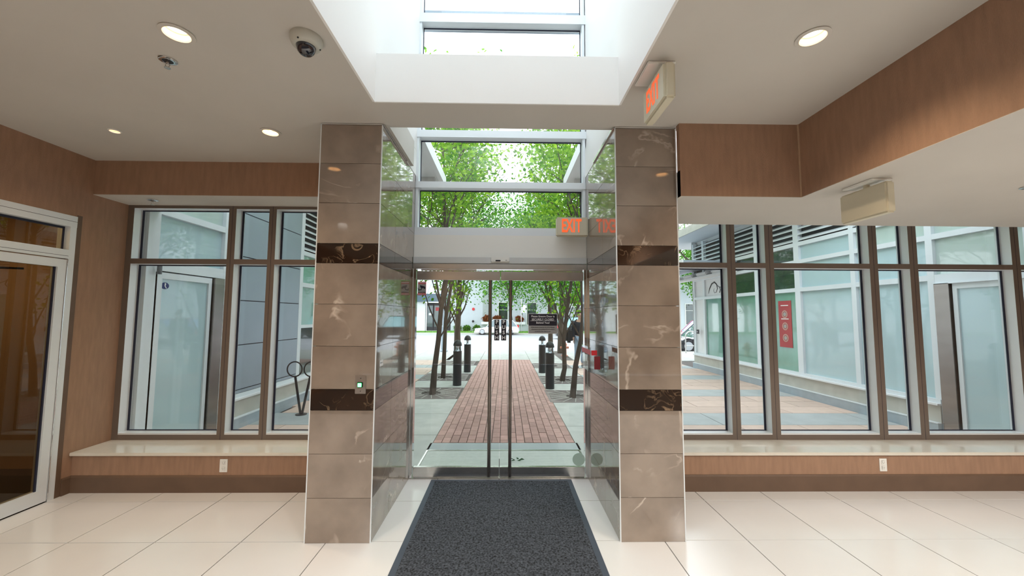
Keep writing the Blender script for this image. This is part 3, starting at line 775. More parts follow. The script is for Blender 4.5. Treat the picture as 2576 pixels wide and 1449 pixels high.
def frames(X, s, par, bays, posts):
    for y0, y1, z0, z1 in posts: post('mullion', alu_w, X, s, y0, y1, z0, z1, par, .0, .12)
    for y0, y1, items in bays:
        for z0, z1, ty in items:
            if ty == 'bar': post('rail', alu_w, X, s, y0, y1, z0, z1, par, -.002, .12)
            elif ty == 'louver': louver(X, s, y0, y1, z0, z1, par, max(3, int((z1 - z0) / .115)))
            else:
                m = {'frost': frost, 'frost2': frost2, 'dark': darkgl, 'green': greengl, 'white': paintw}[ty]
                post('pane' if ty != 'white' else 'panel', m, X, s, y0, y1, z0, z1, par, -.05, .065)
def plinth(X, s, y0, y1, par):
    post('curb', curb_b, X, s, y0, y1, -.02, .15, par, .07, .05); post('plinth', conc_l, X, s, y0, y1, .15, .395, par, .02, .05)
    post('ledge', alu_w, X, s, y0, y1, .15, .162, par, .075, -.02)
    post('sill_cap', paintw, X, s, y0, y1, .395, .42, par, .06, .05); post('rail', alu_w, X, s, y0, y1, .42, .475, par, .01, .12)

X = 6.0
rw = thing('shopfront_wing', (X + .5, 8.5, 0), 'white framed frosted shopfront wing seen through the right window', 'building')
plinth(X, 1, 5.33, 12.3, rw)
G = lambda a, b, c_: [(.475, 2.12, a), (2.12, 2.20, 'bar'), (2.20, 2.70, b), (2.70, 2.775, 'bar'), (2.775, 3.06, c_), (3.06, 3.14, 'bar')]
bays = [(5.40, 6.53, G('frost', 'frost', 'frost2') + [(3.14, 3.85, 'louver')]),
        (6.62, 7.79, G('frost', 'frost', 'frost') + [(3.14, 3.85, 'louver')]),
        (7.93, 9.10, G('green', 'dark', 'dark') + [(3.14, 3.85, 'louver')]),
        (9.22, 10.35, G('green', 'dark', 'dark') + [(3.14, 3.85, 'louver')]),
        (10.45, 11.60, G('green', 'white', 'white') + [(3.14, 3.85, 'louver')]),
        (11.70, 12.22, [(.475, 2.12, 'white'), (2.12, 2.2, 'bar'), (2.2, 2.7, 'white'), (2.70, 2.9, 'bar'), (2.9, 3.85, 'louver')]),
        (4.35, 5.31, [(2.075, 2.20, 'bar'), (2.20, 2.70, 'frost2'), (2.70, 2.775, 'bar'), (2.775, 3.4, 'frost2'), (3.4, 3.9, 'bar')])]
posts = [(4.22, 4.35, 0, 3.9)] + [(a0, a1, .42, 3.9) for a0, a1 in ((5.31, 5.40), (6.53, 6.62), (7.79, 7.93), (9.10, 9.22), (10.35, 10.45), (11.60, 11.70), (12.22, 12.32))]
posts += [(5.30, 5.36, 0, .42)]
frames(X, 1, rw, bays, posts)
B('body', paintw, X + .15, X + 6, 4.25, 12.3, -.1, 4.0, rw)
B('end_wall', paintw, X, X + 6, 12.30, 12.34, .0, 4.0, rw)
B('canopy', paintw, 5.15, X + 6, 7.0, 13.6, 3.98, 4.12, rw)
B('canopy_edge', conc_l, 5.12, 5.15, 7.0, 13.62, 3.93, 4.14, rw)
B('upper_wall', paintw, 5.75, X + 6, 4.2, 11.4, 4.14, 6.9, rw)
B('upper_wall_band', pwhite, 5.70, 5.75, 4.2, 11.42, 4.55, 4.62, rw)
w_ = B('upper_window', alu_w, 5.72, 5.76, 9.0, 10.6, 5.0, 6.6, rw); B('pane', frost2, 5.715, 5.722, 9.06, 10.54, 5.06, 6.54, w_)
# door of right wing
def wingdoor(X, s, y0, y1, yp0, yp1, par, hinge_side):
    d = thing('door_leaf', (0, 0, 0)); d.parent = par; d.location = Vector((X, y0, 0)) - wpos(par)
    a_, z1 = .085, 2.06
    post('stile', alu_w, X, s, y0, y0 + a_, .0, z1, d, .0, .06); post('stile', alu_w, X, s, y1 - a_ * .6, y1, .0, z1, d, .0, .06)
    post('top_rail', alu_w, X, s, y0 + a_, y1 - a_ * .6, 1.99, z1, d, .0, .06); post('bottom_rail', alu_w, X, s, y0 + a_, y1 - a_ * .6, 0, .10, d, .0, .06)
    post('pane', frost, X, s, y0 + a_, y1 - a_ * .6, .10, 1.99, d, -.02, .04)
    post('strike_post', dsteel, X, s, yp0, yp1, .0, 2.07, par, .03, .05)
    return d
wingdoor(X, 1, 4.35, 5.10, 5.12, 5.30, rw, 0)
B('rail', alu_w, X - .03, X + .12, 4.35, 5.31, 2.062, 2.075, rw)
# red poster & floral motif
t = thing('red_poster', (X + .03, 8.31, .8), 'tall dark red poster with pale round pictures behind the green shop pane', 'poster')
B('sheet', redposter, X + .040, X + .048, 8.12, 8.50, .95, 1.95, t)
for k, z in enumerate((1.15, 1.40, 1.66)):
    MB().lathe(8.31, z, [(.085, X + .036), (.085, X + .040), (.06, X + .040), (.06, X + .036), (.085, X + .036)], 20, 'x').build('ring', mat('poster_ring', (.5, .3, .25), .5, var=.02), t)
    MB().lathe(8.31, z, [(.045, X + .036), (.045, X + .041)], 16, 'x').build('picture', greyp, t)
for k, z in enumerate((1.55, 1.84)): B('caption', whitep, X + .037, X + .040, 8.2, 8.42, z, z + .018, t)
t = thing('scroll_motif', (X + .04, 11.0, 2.25), 'black scrolling vine motif on the white fascia panel of the right wing', 'motif')
def curl(pts, rr):
    MB().tube([(X + .047, y_, z_) for y_, z_ in pts], rr, 6).build('vine', blackm, t)
curl([(11.45, 2.28), (11.38, 2.42), (11.25, 2.56), (11.10, 2.60), (10.98, 2.52), (10.95, 2.40), (11.02, 2.30), (11.12, 2.29), (11.16, 2.36), (11.12, 2.42)], [.004, .014, .02, .02, .016, .012, .008, .006, .005, .003])
curl([(10.98, 2.50), (10.85, 2.44), (10.72, 2.42), (10.66, 2.5), (10.70, 2.58)], [.008, .010, .012, .012, .004])
curl([(10.85, 2.44), (10.80, 2.36), (10.84, 2.28)], [.008, .012, .014])
# lower glass canopy with brackets on the far part of right wing
t = thing('entry_canopy', (5.6, 12.3, 2.75), 'low grey canopy on white curved brackets at the far end of the right wing', 'canopy')
B('plate', panel_m, 4.6, 6.0, 9.9, 13.2, 3.02, 3.06, t); B('edge', paintw, 4.56, 4.6, 9.9, 13.2, 2.99, 3.08, t)
for k, yb in enumerate((10.1, 10.95, 11.8, 12.65)):
    B('bracket', paintw, 5.72, 6.0, yb, yb + .6, 2.80, 2.90, t, bevel=.03)
B('beam', steel, 4.9, 4.98, 9.9, 13.2, 2.92, 3.02, t)
B('front_panel', paintw, 5.72, 6.0, 9.9, 13.3, 2.74, 2.79, t)
t = thing('wall_socket_plate', (5.98, 11.95, 1.1), 'small black square fitting on the white panel of the right wing', 'fitting')
B('plate', blackm, 5.935, 5.952, 11.88, 12.02, 1.07, 1.20, t); B('knob', steel, 5.925, 5.936, 11.93, 11.97, 1.12, 1.15, t)

X = -3.8
lw = thing('shopfront_wing', (X - .5, 8.5, 0), 'left wing with frosted door and grey metal panels seen through the left window', 'building')
plinth(X, -1, 5.33, 12.3, lw)
bays = [(4.27, 5.25, [(2.075, 2.20, 'bar'), (2.20, 2.70, 'frost'), (2.70, 2.775, 'bar'), (2.775, 3.5, 'frost2'), (3.5, 3.9, 'bar')]),
        (5.33, 5.42, [(.475, 2.12, 'frost'), (2.12, 2.2, 'bar'), (2.2, 2.7, 'frost'), (2.70, 2.775, 'bar'), (2.775, 3.9, 'frost')]),
        (7.30, 8.50, [(.475, 1.35, 'dark'), (1.35, 1.41, 'bar'), (1.41, 2.12, 'green'), (2.12, 2.2, 'bar'), (2.20, 2.72, 'green'), (2.72, 2.80, 'bar'), (2.80, 3.85, 'louver')]),
        (8.60, 9.8, [(.475, 2.12, 'green'), (2.12, 2.2, 'bar'), (2.20, 2.72, 'green'), (2.72, 2.80, 'bar'), (2.80, 3.85, 'louver')]),
        (9.9, 11.1, [(.475, 2.12, 'dark'), (2.12, 2.2, 'bar'), (2.20, 2.72, 'dark'), (2.72, 2.80, 'bar'), (2.80, 3.85, 'louver')]),
        (11.2, 12.2, [(.475, 2.12, 'green'), (2.12, 2.2, 'bar'), (2.20, 2.72, 'green'), (2.72, 2.80, 'bar'), (2.80, 3.85, 'louver')])]
posts = [(4.13, 4.27, 0, 3.9), (5.25, 5.33, 2.05, 3.9), (5.25, 5.33, 0, 2.05), (5.42, 5.47, .42, 3.9), (7.19, 7.30, .42, 3.9), (8.5, 8.6, .42, 3.9), (9.8, 9.9, .42, 3.9), (11.1, 11.2, .42, 3.9), (12.2, 12.32, .42, 3.9)]
frames(X, -1, lw, bays, posts)
B('body', paintw, X - 6, X - .15, 4.25, 12.3, -.1, 4.0, lw)
B('gap_backing', gasket, X - .03, X - .02, 5.47, 7.19, .475, 3.95, lw)
for k in range(6):
    z0 = .53 + (k - 0) * .635
    piece('cladding_panel', panel_m, .02, 1.70, .621, X - .008, 6.33, z0 + .3155, lw) if k < 5 else None
B('cladding_panel', panel_m, X - .018, X + .002, 5.48, 7.18, .48, .522, lw)
B('canopy', paintw, X - 6, -3.0, 7.0, 13.6, 3.98, 4.12, lw)
B('upper_wall', paintw, X - 6, -3.55, 4.2, 11.4, 4.14, 6.9, lw)
wingdoor(X, -1, 4.25, 5.06, 5.08, 5.245, lw, 0)
t = thing('oval_sticker', (X, 4.40, 1.92), 'dark blue oval sticker with a pale figure in the corner of the left frosted door', 'sticker')
mb = MB(); mb.lathe(4.392, 1.915, [(.052, X - .0195), (.052, X - .0165)], 28, 'x'); mb.v = [(x_, 4.392 + (y_ - 4.392) * 1.0, 1.915 + (z_ - 1.915) * .72) for x_, y_, z_ in mb.v]; mb.build('disc', bluep, t)
MB().prism([(4.385, 1.945), (4.40, 1.945), (4.402, 1.925), (4.395, 1.915), (4.415, 1.888), (4.405, 1.886), (4.385, 1.910)], X - .0165, X - .0150, 'x').build('figure', whitep, t)
t = tag(MB().tube([(X + .045, 4.24, 2.13), (X + .045, 4.24, 2.03)], .022, 14).build('door_hinge_cap', mat('hinge_grey', (.16, .18, .2), .4, var=.1)), 'dark grey cylindrical hinge cap at the top corner of the left frosted door', 'hinge')

# overhanging soffits either side above entrance
sf = thing('entrance_soffit', (-2.5, 5.6, 4.0), 'grey overhang slab outside to the left of the upper glazing', 'overhang')
B('slab', paintw, -2.5, -1.20, 4.27, 7.0, 4.0, 4.12, sf); B('edge', paintw, -1.20, -1.12, 4.27, 7.05, 3.97, 4.15, sf); B('beam_end', steel, -1.5, -1.25, 6.6, 6.7, 3.86, 4.0, sf)
sf = thing('entrance_soffit', (3.0, 5.6, 4.0), 'grey overhang slab outside to the right of the upper glazing', 'overhang')
B('slab', paintw, 1.14, 2.5, 4.27, 7.0, 4.0, 4.12, sf); B('edge', paintw, 1.06, 1.14, 4.27, 7.05, 3.97, 4.15, sf); B('beam_end', steel, 1.2, 1.45, 6.6, 6.7, 3.86, 4.0, sf)

# ------------------------------------------------------------------ bike racks
def ringrack(x, y, label):
    t = thing('bike_rack', (x, y, 0), label, 'bike rack')
    for s in (-1, 1):
        cx, cz = x + s * .135, .72
        ring = [(cx + .118 * math.cos(q), y, cz + .118 * math.sin(q)) for q in [2 * PI * k / 28 for k in range(29)]]
        MB().tube(ring, .011, 8, False).build('ring', blackm, t)
        MB().tube([(x + s * .012, y, .01), (cx - s * .015, y, cz - .118)], .019, 10).build('stem', blackm, t)
    MB().lathe(x, y, [(.085, 0), (.085, .012), (.02, .016)], 20).build('base_plate', blackm, t)
ringrack(-3.27, 6.4, 'black double-ring bike rack seen through the left window by the marble column')
t = thing('bike_rack', (8.2, 17.0, 0), 'pale steel hoop bike rack by the dark parked car', 'bike rack')
MB().tube([(7.9, 17.0, 0), (7.9, 17.0, .7)] + [(8.15 - .25 * math.cos(q), 17.0, .7 + .25 * math.sin(q)) for q in [PI * k / 12 for k in range(1, 12)]] + [(8.4, 17, .7), (8.4, 17, 0)], .03, 10).build('hoop', steel, t)
MB().tube([(7.9, 17.0, .32), (8.4, 17.0, .32)], .02, 8).build('crossbar', steel, t)

# ------------------------------------------------------------------ bollards
def bollard(x, y, label):
    t = thing('bollard_light', (x, y, 0), label, 'bollard', 'bollard lights along the brick path')
    r = .098
    MB().lathe(x, y, [(r, 0), (r, .78)], 28).build('post', bolm, t)
    MB().lathe(x, y, [(r * .96, .78), (r * .96, .90)], 28).build('lens', glass('lens_clear', (.9, .93, .97), 1.3), t)
    MB().lathe(x, y, [(.05, .781), (.028, .84), (.045, .90)], 16).build('lamp_reflector', chrome, t)
    MB().lathe(x, y, [(r, .90), (r * 1.02, .92), (r * .92, .965), (r * .7, 1.005), (r * .35, 1.03), (.0001, 1.037)], 28).build('dome_cap', bolm, t)
bollard(-1.105, 9.05, 'nearest charcoal bollard light on the left of the brick path')
bollard(-1.08, 11.15, 'farther charcoal bollard light on the left of the brick path')
bollard(.985, 8.66, 'nearest charcoal bollard light on the right of the brick path')
bollard(1.04, 11.05, 'farther charcoal bollard light on the right of the brick path')

# ------------------------------------------------------------------ tree grates
def grate(x, y, label):
    t = thing('tree_grate', (x, y, 0), label, 'tree grate', 'cast tree grates')
    h = .58
    for q in ((x - h, x + h, y - h, y - h + .035), (x - h, x + h, y + h - .035, y + h), (x - h, x - h + .035, y - h + .035, y + h - .035), (x + h - .035, x + h, y - h + .035, y + h - .035)):
        B('frame', iron, *q, -.03, .004, t)
    ribs = MB()
    for k in range(16):
        q = 2 * PI * (k + .5) / 16; c_, s_ = math.cos(q), math.sin(q); L_ = min(h / max(abs(c_), 1e-6), h / max(abs(s_), 1e-6)) - .03
        ribs.tube([(x + .2 * c_, y + .2 * s_, -.008), (x + L_ * c_, y + L_ * s_, -.008)], .010, 4, False)
    ribs.build('rib', conc_l, t)
    rg = MB()
    for r0 in [.2 + .032 * k for k in range(12)]:
        n = 48
        vs = [(x + rr * math.cos(2 * PI * k / n), y + rr * math.sin(2 * PI * k / n), -.004) for rr in (r0, r0 + .02) for k in range(n)]
        rg.add(vs, [(k, (k + 1) % n, n + (k + 1) % n, n + k) for k in range(n)])
    rg.build('ring', iron, t, kind='stuff')
    cr_ = MB()
    n = 40; vs = []; 
    for k in range(n):
        q = 2 * PI * k / n; c_, s_ = math.cos(q), math.sin(q); L_ = min(h / max(abs(c_), 1e-6), h / max(abs(s_), 1e-6))
        vs.append((x + .575 * c_, y + .575 * s_, -.006)); vs.append((x + L_ * c_, y + L_ * s_, -.006))
    cr_.add(vs, [(2 * k, 2 * k + 1, (2 * k + 3) % (2 * n), (2 * k + 2) % (2 * n)) for k in range(n)]).build('corner_plate', iron, t)
names = ['nearest left', 'middle left', 'farthest left', 'nearest right', 'middle right', 'farthest right']
for (x, y), nm in zip(grates, names): grate(x, y, 'square radial tree grate, ' + nm + ' of the brick path')

# ------------------------------------------------------------------ trees
def tree(x, y, h, path, r0, crown, nl, seed, label, lm=None, lz=.055, fork=.45, twigs=26, group='trees beside the brick path', low=0):
    R_ = random.Random(seed); t = thing('street_tree', (x, y, 0), label, 'tree', group)
    pts = [Vector((x + dx, y + dy, z)) for dx, dy, z in path]
    n = len(pts); tr = MB().tube(pts, [r0 * (1.15 if i == 0 else 1) * (1 - .5 * i / (n - 1)) for i in range(n)], 10)
    top = pts[-1]; cz0, cz1, cr_, cxo, cyo = crown
    tips = []
    def branch(p, d, L, r, dep):
        q = [p]; dd = d.normalized()
        for k in range(4):
            dd = (dd + Vector((R_.uniform(-.22, .22), R_.uniform(-.22, .22), R_.uniform(-.05, .16)))).normalized()
            q.append(q[-1] + dd * L / 4); 
            if dep >= 1 or k > 1: tips.append(q[-1].copy())
        tr.tube(q, [r * (1 - .17 * i) for i in range(5)], 6 if dep else 7, False)
        if dep < 3:
            for _ in range(3 if dep else 4):
                i = R_.randint(1, 4); nd = (dd + Vector((R_.uniform(-1, 1), R_.uniform(-1, 1), R_.uniform(-.3, .6)))).normalized()
                branch(q[i], nd, L * R_.uniform(.5, .75), r * .5, dep + 1)
    for k in range(5):
        an = 2 * PI * k / 5 + R_.uniform(-.5, .5)
        i = R_.randint(int(n * fork), n - 1); 
        branch(pts[i], Vector((math.cos(an) * cr_ * .6, math.sin(an) * cr_ * .6, (cz1 - cz0) * .5)), (cz1 - cz0) * R_.uniform(.35, .55), r0 * .42, 0)
    branch(top, Vector((0, 0, 1)), (cz1 - top.z) * .6, r0 * .5, 0)
    sp = []
    for k in range(low):
        z = R_.uniform(.9, 1.9); j = 0
        while pts[j + 1].z < z: j += 1
        f_ = (z - pts[j].z) / (pts[j + 1].z - pts[j].z); p = pts[j].lerp(pts[j + 1], f_)
        an = (0, PI, 2.6, .4, 1.2, 4.0)[k % 6] + R_.uniform(-.4, .4); q = [p]; d = Vector((math.cos(an) * .5, math.sin(an) * .3, .8))
        for i in range(5):
            d = (d + Vector((R_.uniform(-.15, .15), R_.uniform(-.15, .15), .16))).normalized(); q.append(q[-1] + d * .24)
            if i > 1: sp.append(q[-1])
        tr.tube(q, [r0 * .30 * (1 - .15 * i) for i in range(6)], 6, False)
    tr.build('trunk', bark, t)
    if sp:
        mb = MB()
        for p in sp:
            for _ in range(9):
                c_ = p + Vector([R_.gauss(0, .06) for _ in range(3)]); a_ = Vector([R_.gauss(0, 1) for _ in range(3)]).normalized() * .045; b_ = a_.orthogonal() * .6
                mb.add([c_ - a_, c_ + b_, c_ + a_, c_ - b_], [(0, 1, 2, 3)])
        mb.build('sprigs', lm or leaf_a, t, kind='stuff')
    rs = np.random.RandomState(seed)
    T = np.array([tuple(v) for v in tips])
    keep = (T[:, 2] > cz0) & (T[:, 2] < cz1) & (np.hypot(T[:, 0] - x - cxo, T[:, 1] - y - cyo) < cr_ * 1.25)
    T = T[keep] if keep.sum() > 10 else T
    # crown clusters inside an ellipsoid as well
    m = max(30, nl // 60)
    u = rs.normal(size=(m, 3)); u /= np.linalg.norm(u, axis=1)[:, None]; u *= (rs.uniform(.25, 1, m) ** .5)[:, None]
    E_ = u * np.array([cr_, cr_, (cz1 - cz0) / 2]) + np.array([x + cxo, y + cyo, (cz0 + cz1) / 2])
    C_ = np.vstack([T[rs.choice(len(T), min(len(T), m))], E_])
    idx = rs.choice(len(C_), nl); P_ = C_[idx] + rs.normal(size=(nl, 3)) * np.array([.20, .20, .15]) * (cr_ / 1.3)
    nrm = rs.normal(size=(nl, 3)); nrm[:, 2] = np.abs(nrm[:, 2]) + .4; nrm /= np.linalg.norm(nrm, axis=1)[:, None]
    a_ = np.cross(nrm, rs.normal(size=(nl, 3))); a_ /= np.linalg.norm(a_, axis=1)[:, None]; b_ = np.cross(nrm, a_)
    s_ = rs.uniform(.6, 1.15, nl)[:, None] * lz
    V = np.stack([P_ - a_ * s_, P_ + b_ * s_ * .62 + nrm * s_ * .12, P_ + a_ * s_ * 1.1, P_ - b_ * s_ * .62 + nrm * s_ * .12], 1).reshape(-1, 3)
    me = bpy.data.meshes.new('foliage'); me.vertices.add(nl * 4); me.vertices.foreach_set('co', (V - np.array([x, y, 0])).ravel())
    me.loops.add(nl * 4); me.loops.foreach_set('vertex_index', np.arange(nl * 4)); me.polygons.add(nl); me.polygons.foreach_set('loop_start', np.arange(nl) * 4)
    me.update(calc_edges=True); me.materials.append(lm or leaf_a)
    o = bpy.data.objects.new('foliage', me); COL.objects.link(o); o.parent = t; tag(o, kind='stuff')
    return t
tree(-1.49, 8.12, 7, [(0, 0, -.02), (.03, 0, .5), (.10, 0, 1.1), (.14, .0, 1.7), (.24, 0, 2.3), (.22, .0, 3.1), (.15, 0, 4.2)], .062, (3.6, 7.4, 1.25, -.3, .1), 7000, 11, 'young tree in the nearest left grate, two bare leaning stems', leaf_a, low=5)
tree(-1.60, 10.15, 7, [(0, 0, -.02), (.02, 0, .7), (.04, 0, 1.5), (.16, 0, 2.3), (.2, 0, 3.4), (.2, .1, 4.5)], .055, (3.3, 7.8, 1.4, -.2, .3), 7000, 12, 'young tree in the middle left grate', leaf_a, low=5)
tree(-1.72, 14.1, 8, [(0, 0, -.02), (-.02, 0, 1.0), (.02, 0, 2), (.04, 0, 3.2), (0, 0, 4.5)], .125, (2.8, 6.5, 2.1, .3, .4), 8500, 13, 'thick-trunked tree behind the farther left bollard', leaf_b, low=4)
tree(1.345, 7.83, 7, [(0, 0, -.02), (.06, 0, .6), (.17, 0, 1.1), (.22, 0, 1.6), (.20, 0, 2.3), (.22, 0, 3.2), (.2, .1, 4.2)], .055, (3.6, 7.2, 1.25, .55, .1), 7000, 14, 'young tree in the nearest right grate with a small leafy shoot low down', leaf_a, low=5)
tree(1.41, 9.77, 7, [(0, 0, -.02), (.07, 0, .3), (.05, 0, 1.0), (.12, 0, 1.6), (.24, 0, 2.4), (.3, 0, 3.3), (.25, .1, 4.5)], .062, (3.3, 7.8, 1.4, .4, .3), 7000, 15, 'young forked tree in the middle right grate', leaf_a, low=5)
tree(1.72, 14.9, 8, [(0, 0, -.02), (0, 0, 1.0), (-.03, 0, 2), (.04, 0, 3.2), (0, 0, 4.6)], .10, (1.7, 6.3, 2.0, -.1, .6), 10000, 16, 'tree behind the black security notice on the right', leaf_b)
tree(2.45, 17.2, 8, [(0, 0, -.02), (0, 0, 1.2), (.05, 0, 2.4), (0, 0, 4)], .15, (1.9, 9, 2.1, .4, 0), 9000, 17, 'kerbside tree beside the orange hydrant', leaf_b)
tree(-5.2, 16.8, 9, [(0, 0, -.02), (0, 0, 1.5), (.1, 0, 3), (0, 0, 4.6)], .15, (3.0, 9.5, 2.6, 0, 0), 7000, 18, 'kerbside tree seen left of the doors', leaf_b)
tree(9.6, 16.6, 9, [(0, 0, -.02), (0, 0, 1.5), (.1, 0, 3), (0, 0, 4.6)], .15, (2.6, 9.5, 2.5, 0, 0), 8000, 19, 'kerbside tree seen past the end of the right wing', leaf_b)
far_t = [(.55, 40.2, 2.2, 14.5, 5.0, 'forked tree across the road between the door pull bars'), (-13, 40.2, 3.2, 10, 3.4, 'far tree across the road at the left'), (7.5, 40.2, 2.6, 13, 4.0, 'far tree across the road right of the notice'), (21, 40.2, 3.2, 10, 3.6, 'far tree across the road beyond the right wing'), (-21, 40.2, 3.4, 10, 3.6, 'farthest left tree across the road')]
for k, (x, y, z0, z1, r_, lb) in enumerate(far_t):
    tree(x, y, 9, [(0, 0, -.15), (0, 0, 1.3), (-.1, 0, 2.2), (.15, 0, 3.6), (.1, 0, 5)], .19, (z0, z1, r_, 0, -1.2), 9000, 30 + k, lb, leaf_b, lz=.15, fork=.3, group='trees across the road')
# low shoot
sh = MB(); 
sh.tube([(1.52, 7.8, .86), (1.60, 7.78, .92), (1.66, 7.78, .98)], .006, 5)
sh = sh.build('leafy_shoot', bark); tag(sh, 'tiny green shoot sprouting low from the nearest right tree', 'shoot')
mb = MB()
for q in range(9):
    px, pz = 1.6 + rnd.uniform(-.05, .1), .93 + rnd.uniform(-.06, .1); s_ = .03
    mb.add([(px - s_, 7.78, pz), (px, 7.77, pz + s_), (px + s_, 7.78, pz), (px, 7.79, pz - s_)], [(0, 1, 2, 3)])
mb.build('leaves', leaf_a, sh)

# fallen leaf cluster outside the doors
t = MB()
for q in range(5):
    an = q * 1.3; t.add([(.13 + .02 * math.cos(an), 4.40 + .02 * math.sin(an), .012), (.13 + .06 * math.cos(an + .3), 4.40 + .03 * math.sin(an + .3), .03), (.13 + .09 * math.cos(an), 4.40 + .05 * math.sin(an), .016), (.13 + .05 * math.cos(an - .3), 4.40 + .03 * math.sin(an - .3), .012)], [(0, 1, 2, 3)])
tag(t.build('fallen_leaf', mat('dark_leaf', (.03, .08, .03), .7, var=.1)), 'small dark fallen leaf lying on the entrance grate', 'leaf')

# ------------------------------------------------------------------ poles, hydrant, far side clutter
t = thing('street_pole', (-2.72, 17.3, 0), 'grey metal street pole left of the path by the kerb', 'pole')
MB().lathe(-2.72, 17.3, [(.13, 0), (.13, 1.1), (.085, 1.15), (.08, 6)], 18).build('shaft', panel_m, t); MB().lathe(-2.72, 17.3, [(.17, 0), (.17, .06), (.13, .1)], 18).build('base', panel_m, t)
B('traffic_box', blackm, -2.84, -2.60, 17.12, 17.2, 2.45, 2.60, t)
t = thing('sign_pole', (1.6, 39.9, -.12), 'thin metal sign pole on the far verge', 'pole')
MB().tube([(1.6, 39.9, -.12), (1.6, 39.9, 3.3)], .04, 8).build('shaft', steel, t); B('plate', whitep, 1.7, 2.1, 39.85, 39.88, 1.9, 2.7, t)
t = thing('fire_hydrant', (2.16, 16.4, 0), 'faded orange fire hydrant at the kerb', 'hydrant')
orm = mat('faded_orange', (.55, .20, .12), .5, var=.1); hx, hy = 2.36, 15.6
t.location = (hx, hy, 0)
MB().lathe(hx, hy, [(.13, 0), (.13, .04), (.085, .05), (.085, .42), (.11, .43), (.11, .46), (.09, .50), (.05, .56), (.0001, .58)], 20).build('barrel', orm, t)
MB().tube([(hx - .17, hy, .34), (hx + .17, hy, .34)], .045, 12).build('outlet', orm, t); MB().tube([(hx, hy - .16, .34), (hx, hy, .34)], .06, 12).build('outlet', orm, t)

# far building
fb = thing('far_building', (8, 46, 0), 'long white building across the road with dark windows', 'building')
wins = [(-.9, 1.15, -.3, 3.1), (3.3, 1.2, .7, 3.0), (5.8, 1.15, .7, 3.0), (9.1, 1.6, .9, 3.0), (14, 1.4, .7, 3.0), (17.4, 1.4, .7, 3.0), (22.5, 1.4, .7, 3.0), (27, 1.4, .7, 3)]
wins = [(-.28, 1.0, .6, 3.05), (2.35 + .6, 1.0, .6, 3.05), (5.3, 1.0, .6, 3.05), (8.6, 1.6, .8, 3.0), (13.5, 1.3, .7, 3.0), (17.5, 1.3, .7, 3.0), (21.2, 1.3, .7, 3.0), (26, 1.3, .7, 3)]
mb = MB(); xprev = -6.2
for xc, w, z0, z1 in wins:
    mb.box(xprev, xc - w / 2, 44, 44.6, -.2, 7.2); mb.box(xc - w / 2, xc + w / 2, 44, 44.6, -.2, z0); mb.box(xc - w / 2, xc + w / 2, 44, 44.6, z1, 7.2); xprev = xc + w / 2
mb.box(xprev, 60, 44, 44.6, -.2, 7.2)
mb.build('wall', mat('far_wall_paint', (.56, .59, .64), .7, var=.03), fb)
for xc, w, z0, z1 in wins:
    f_ = MB(); f_.box(xc - w / 2 - .08, xc - w / 2, 43.95, 44.3, z0 - .08, z1 + .08); f_.box(xc + w / 2, xc + w / 2 + .08, 43.95, 44.3, z0 - .08, z1 + .08); f_.box(xc - w / 2, xc + w / 2, 43.95, 44.3, z1, z1 + .08); f_.box(xc - w / 2, xc + w / 2, 43.95, 44.3, z0 - .08, z0)
    f_ = f_.build('window', pwhite, fb); B('pane', darkgl, xc - w / 2, xc + w / 2, 44.3, 44.33, z0, z1, f_); B('glazing_bar', pwhite, xc - w / 2, xc + w / 2, 44.27, 44.3, (z0 + z1) / 2 + .4, (z0 + z1) / 2 + .45, f_)
B('recess_panel', conc_g, -2.6, -1.6, 43.97, 44.0, .9, 4.9, fb)
B('parapet', pwhite, -6.2, 60, 43.9, 44.65, 7.2, 7.4, fb)
B('vent', greyp, -6.0, -5.2, 43.96, 44.0, 3.55, 4.25, fb)
for k in range(6): B('vent_slat', pwhite, -5.95, -5.25, 43.93, 43.96, 3.6 + k * .1, 3.64 + k * .1, fb)
B('red_awning', mat('dark_red_awning', (.12, .012, .02), .6, var=.1), 6.6, 9.6, 43.3, 44, 3.0, 3.9, fb)
B('white_board', whitep, 6.4, 9.8, 43.2, 43.4, 2.55, 2.95, fb)
al = MB().lathe(-3.65, .92 + 1.4, [(.001, 43.9), (.16, 43.9), (.16, 44.0)], 20, 'y').build('alarm_bell', redp, fb)
MB().lathe(-3.65, .95, [(.001, 43.5), (.12, 43.55), (.14, 43.65), (.12, 43.75), (.001, 43.8)], 16, 'y').build('gas_regulator', blackm, fb)
# planter shrubs, hedge
rust = leafmat('rust_leaf', (.16, .03, .01), (.45, .16, .06))
def bush(name, x, y, z, r_, lm, label, cat, seed, group=None, n=900, sq=.8, lz=.06):
    rs = np.random.RandomState(seed); u = rs.normal(size=(n, 3)); u /= np.linalg.norm(u, axis=1)[:, None]; u *= rs.uniform(.6, 1, n)[:, None]
    P_ = u * np.array([r_, r_ * .7, r_ * sq]) + np.array([0, 0, r_ * sq]); v = []
    for p in P_:
        a_ = rs.normal(size=3) * lz; b_ = rs.normal(size=3) * lz
        v += [tuple(p), tuple(p + a_), tuple(p + a_ + b_), tuple(p + b_)]
    me = bpy.data.meshes.new(name); me.from_pydata(v, [], [(4 * i, 4 * i + 1, 4 * i + 2, 4 * i + 3) for i in range(n)]); me.materials.append(lm)
    o = bpy.data.objects.new(name, me); COL.objects.link(o); o.location = (x, y, z); return tag(o, label, cat, group)
bush('rust_shrub', -2.1, 43.6, .85, .5, rust, 'rust brown shrub in a wall planter left of the door bars', 'shrub', 1)
bush('rust_shrub', -.95, 43.6, .9, .45, rust, 'rust brown shrub right behind the white hatchback roof', 'shrub', 2)
bush('rust_shrub', 1.55, 43.6, .85, .45, rust, 'rust brown shrub by the thin sign pole', 'shrub', 3)
B('planter_ledge', paintw, -2.7, 2.2, 43.35, 44.0, .62, .9, fb)
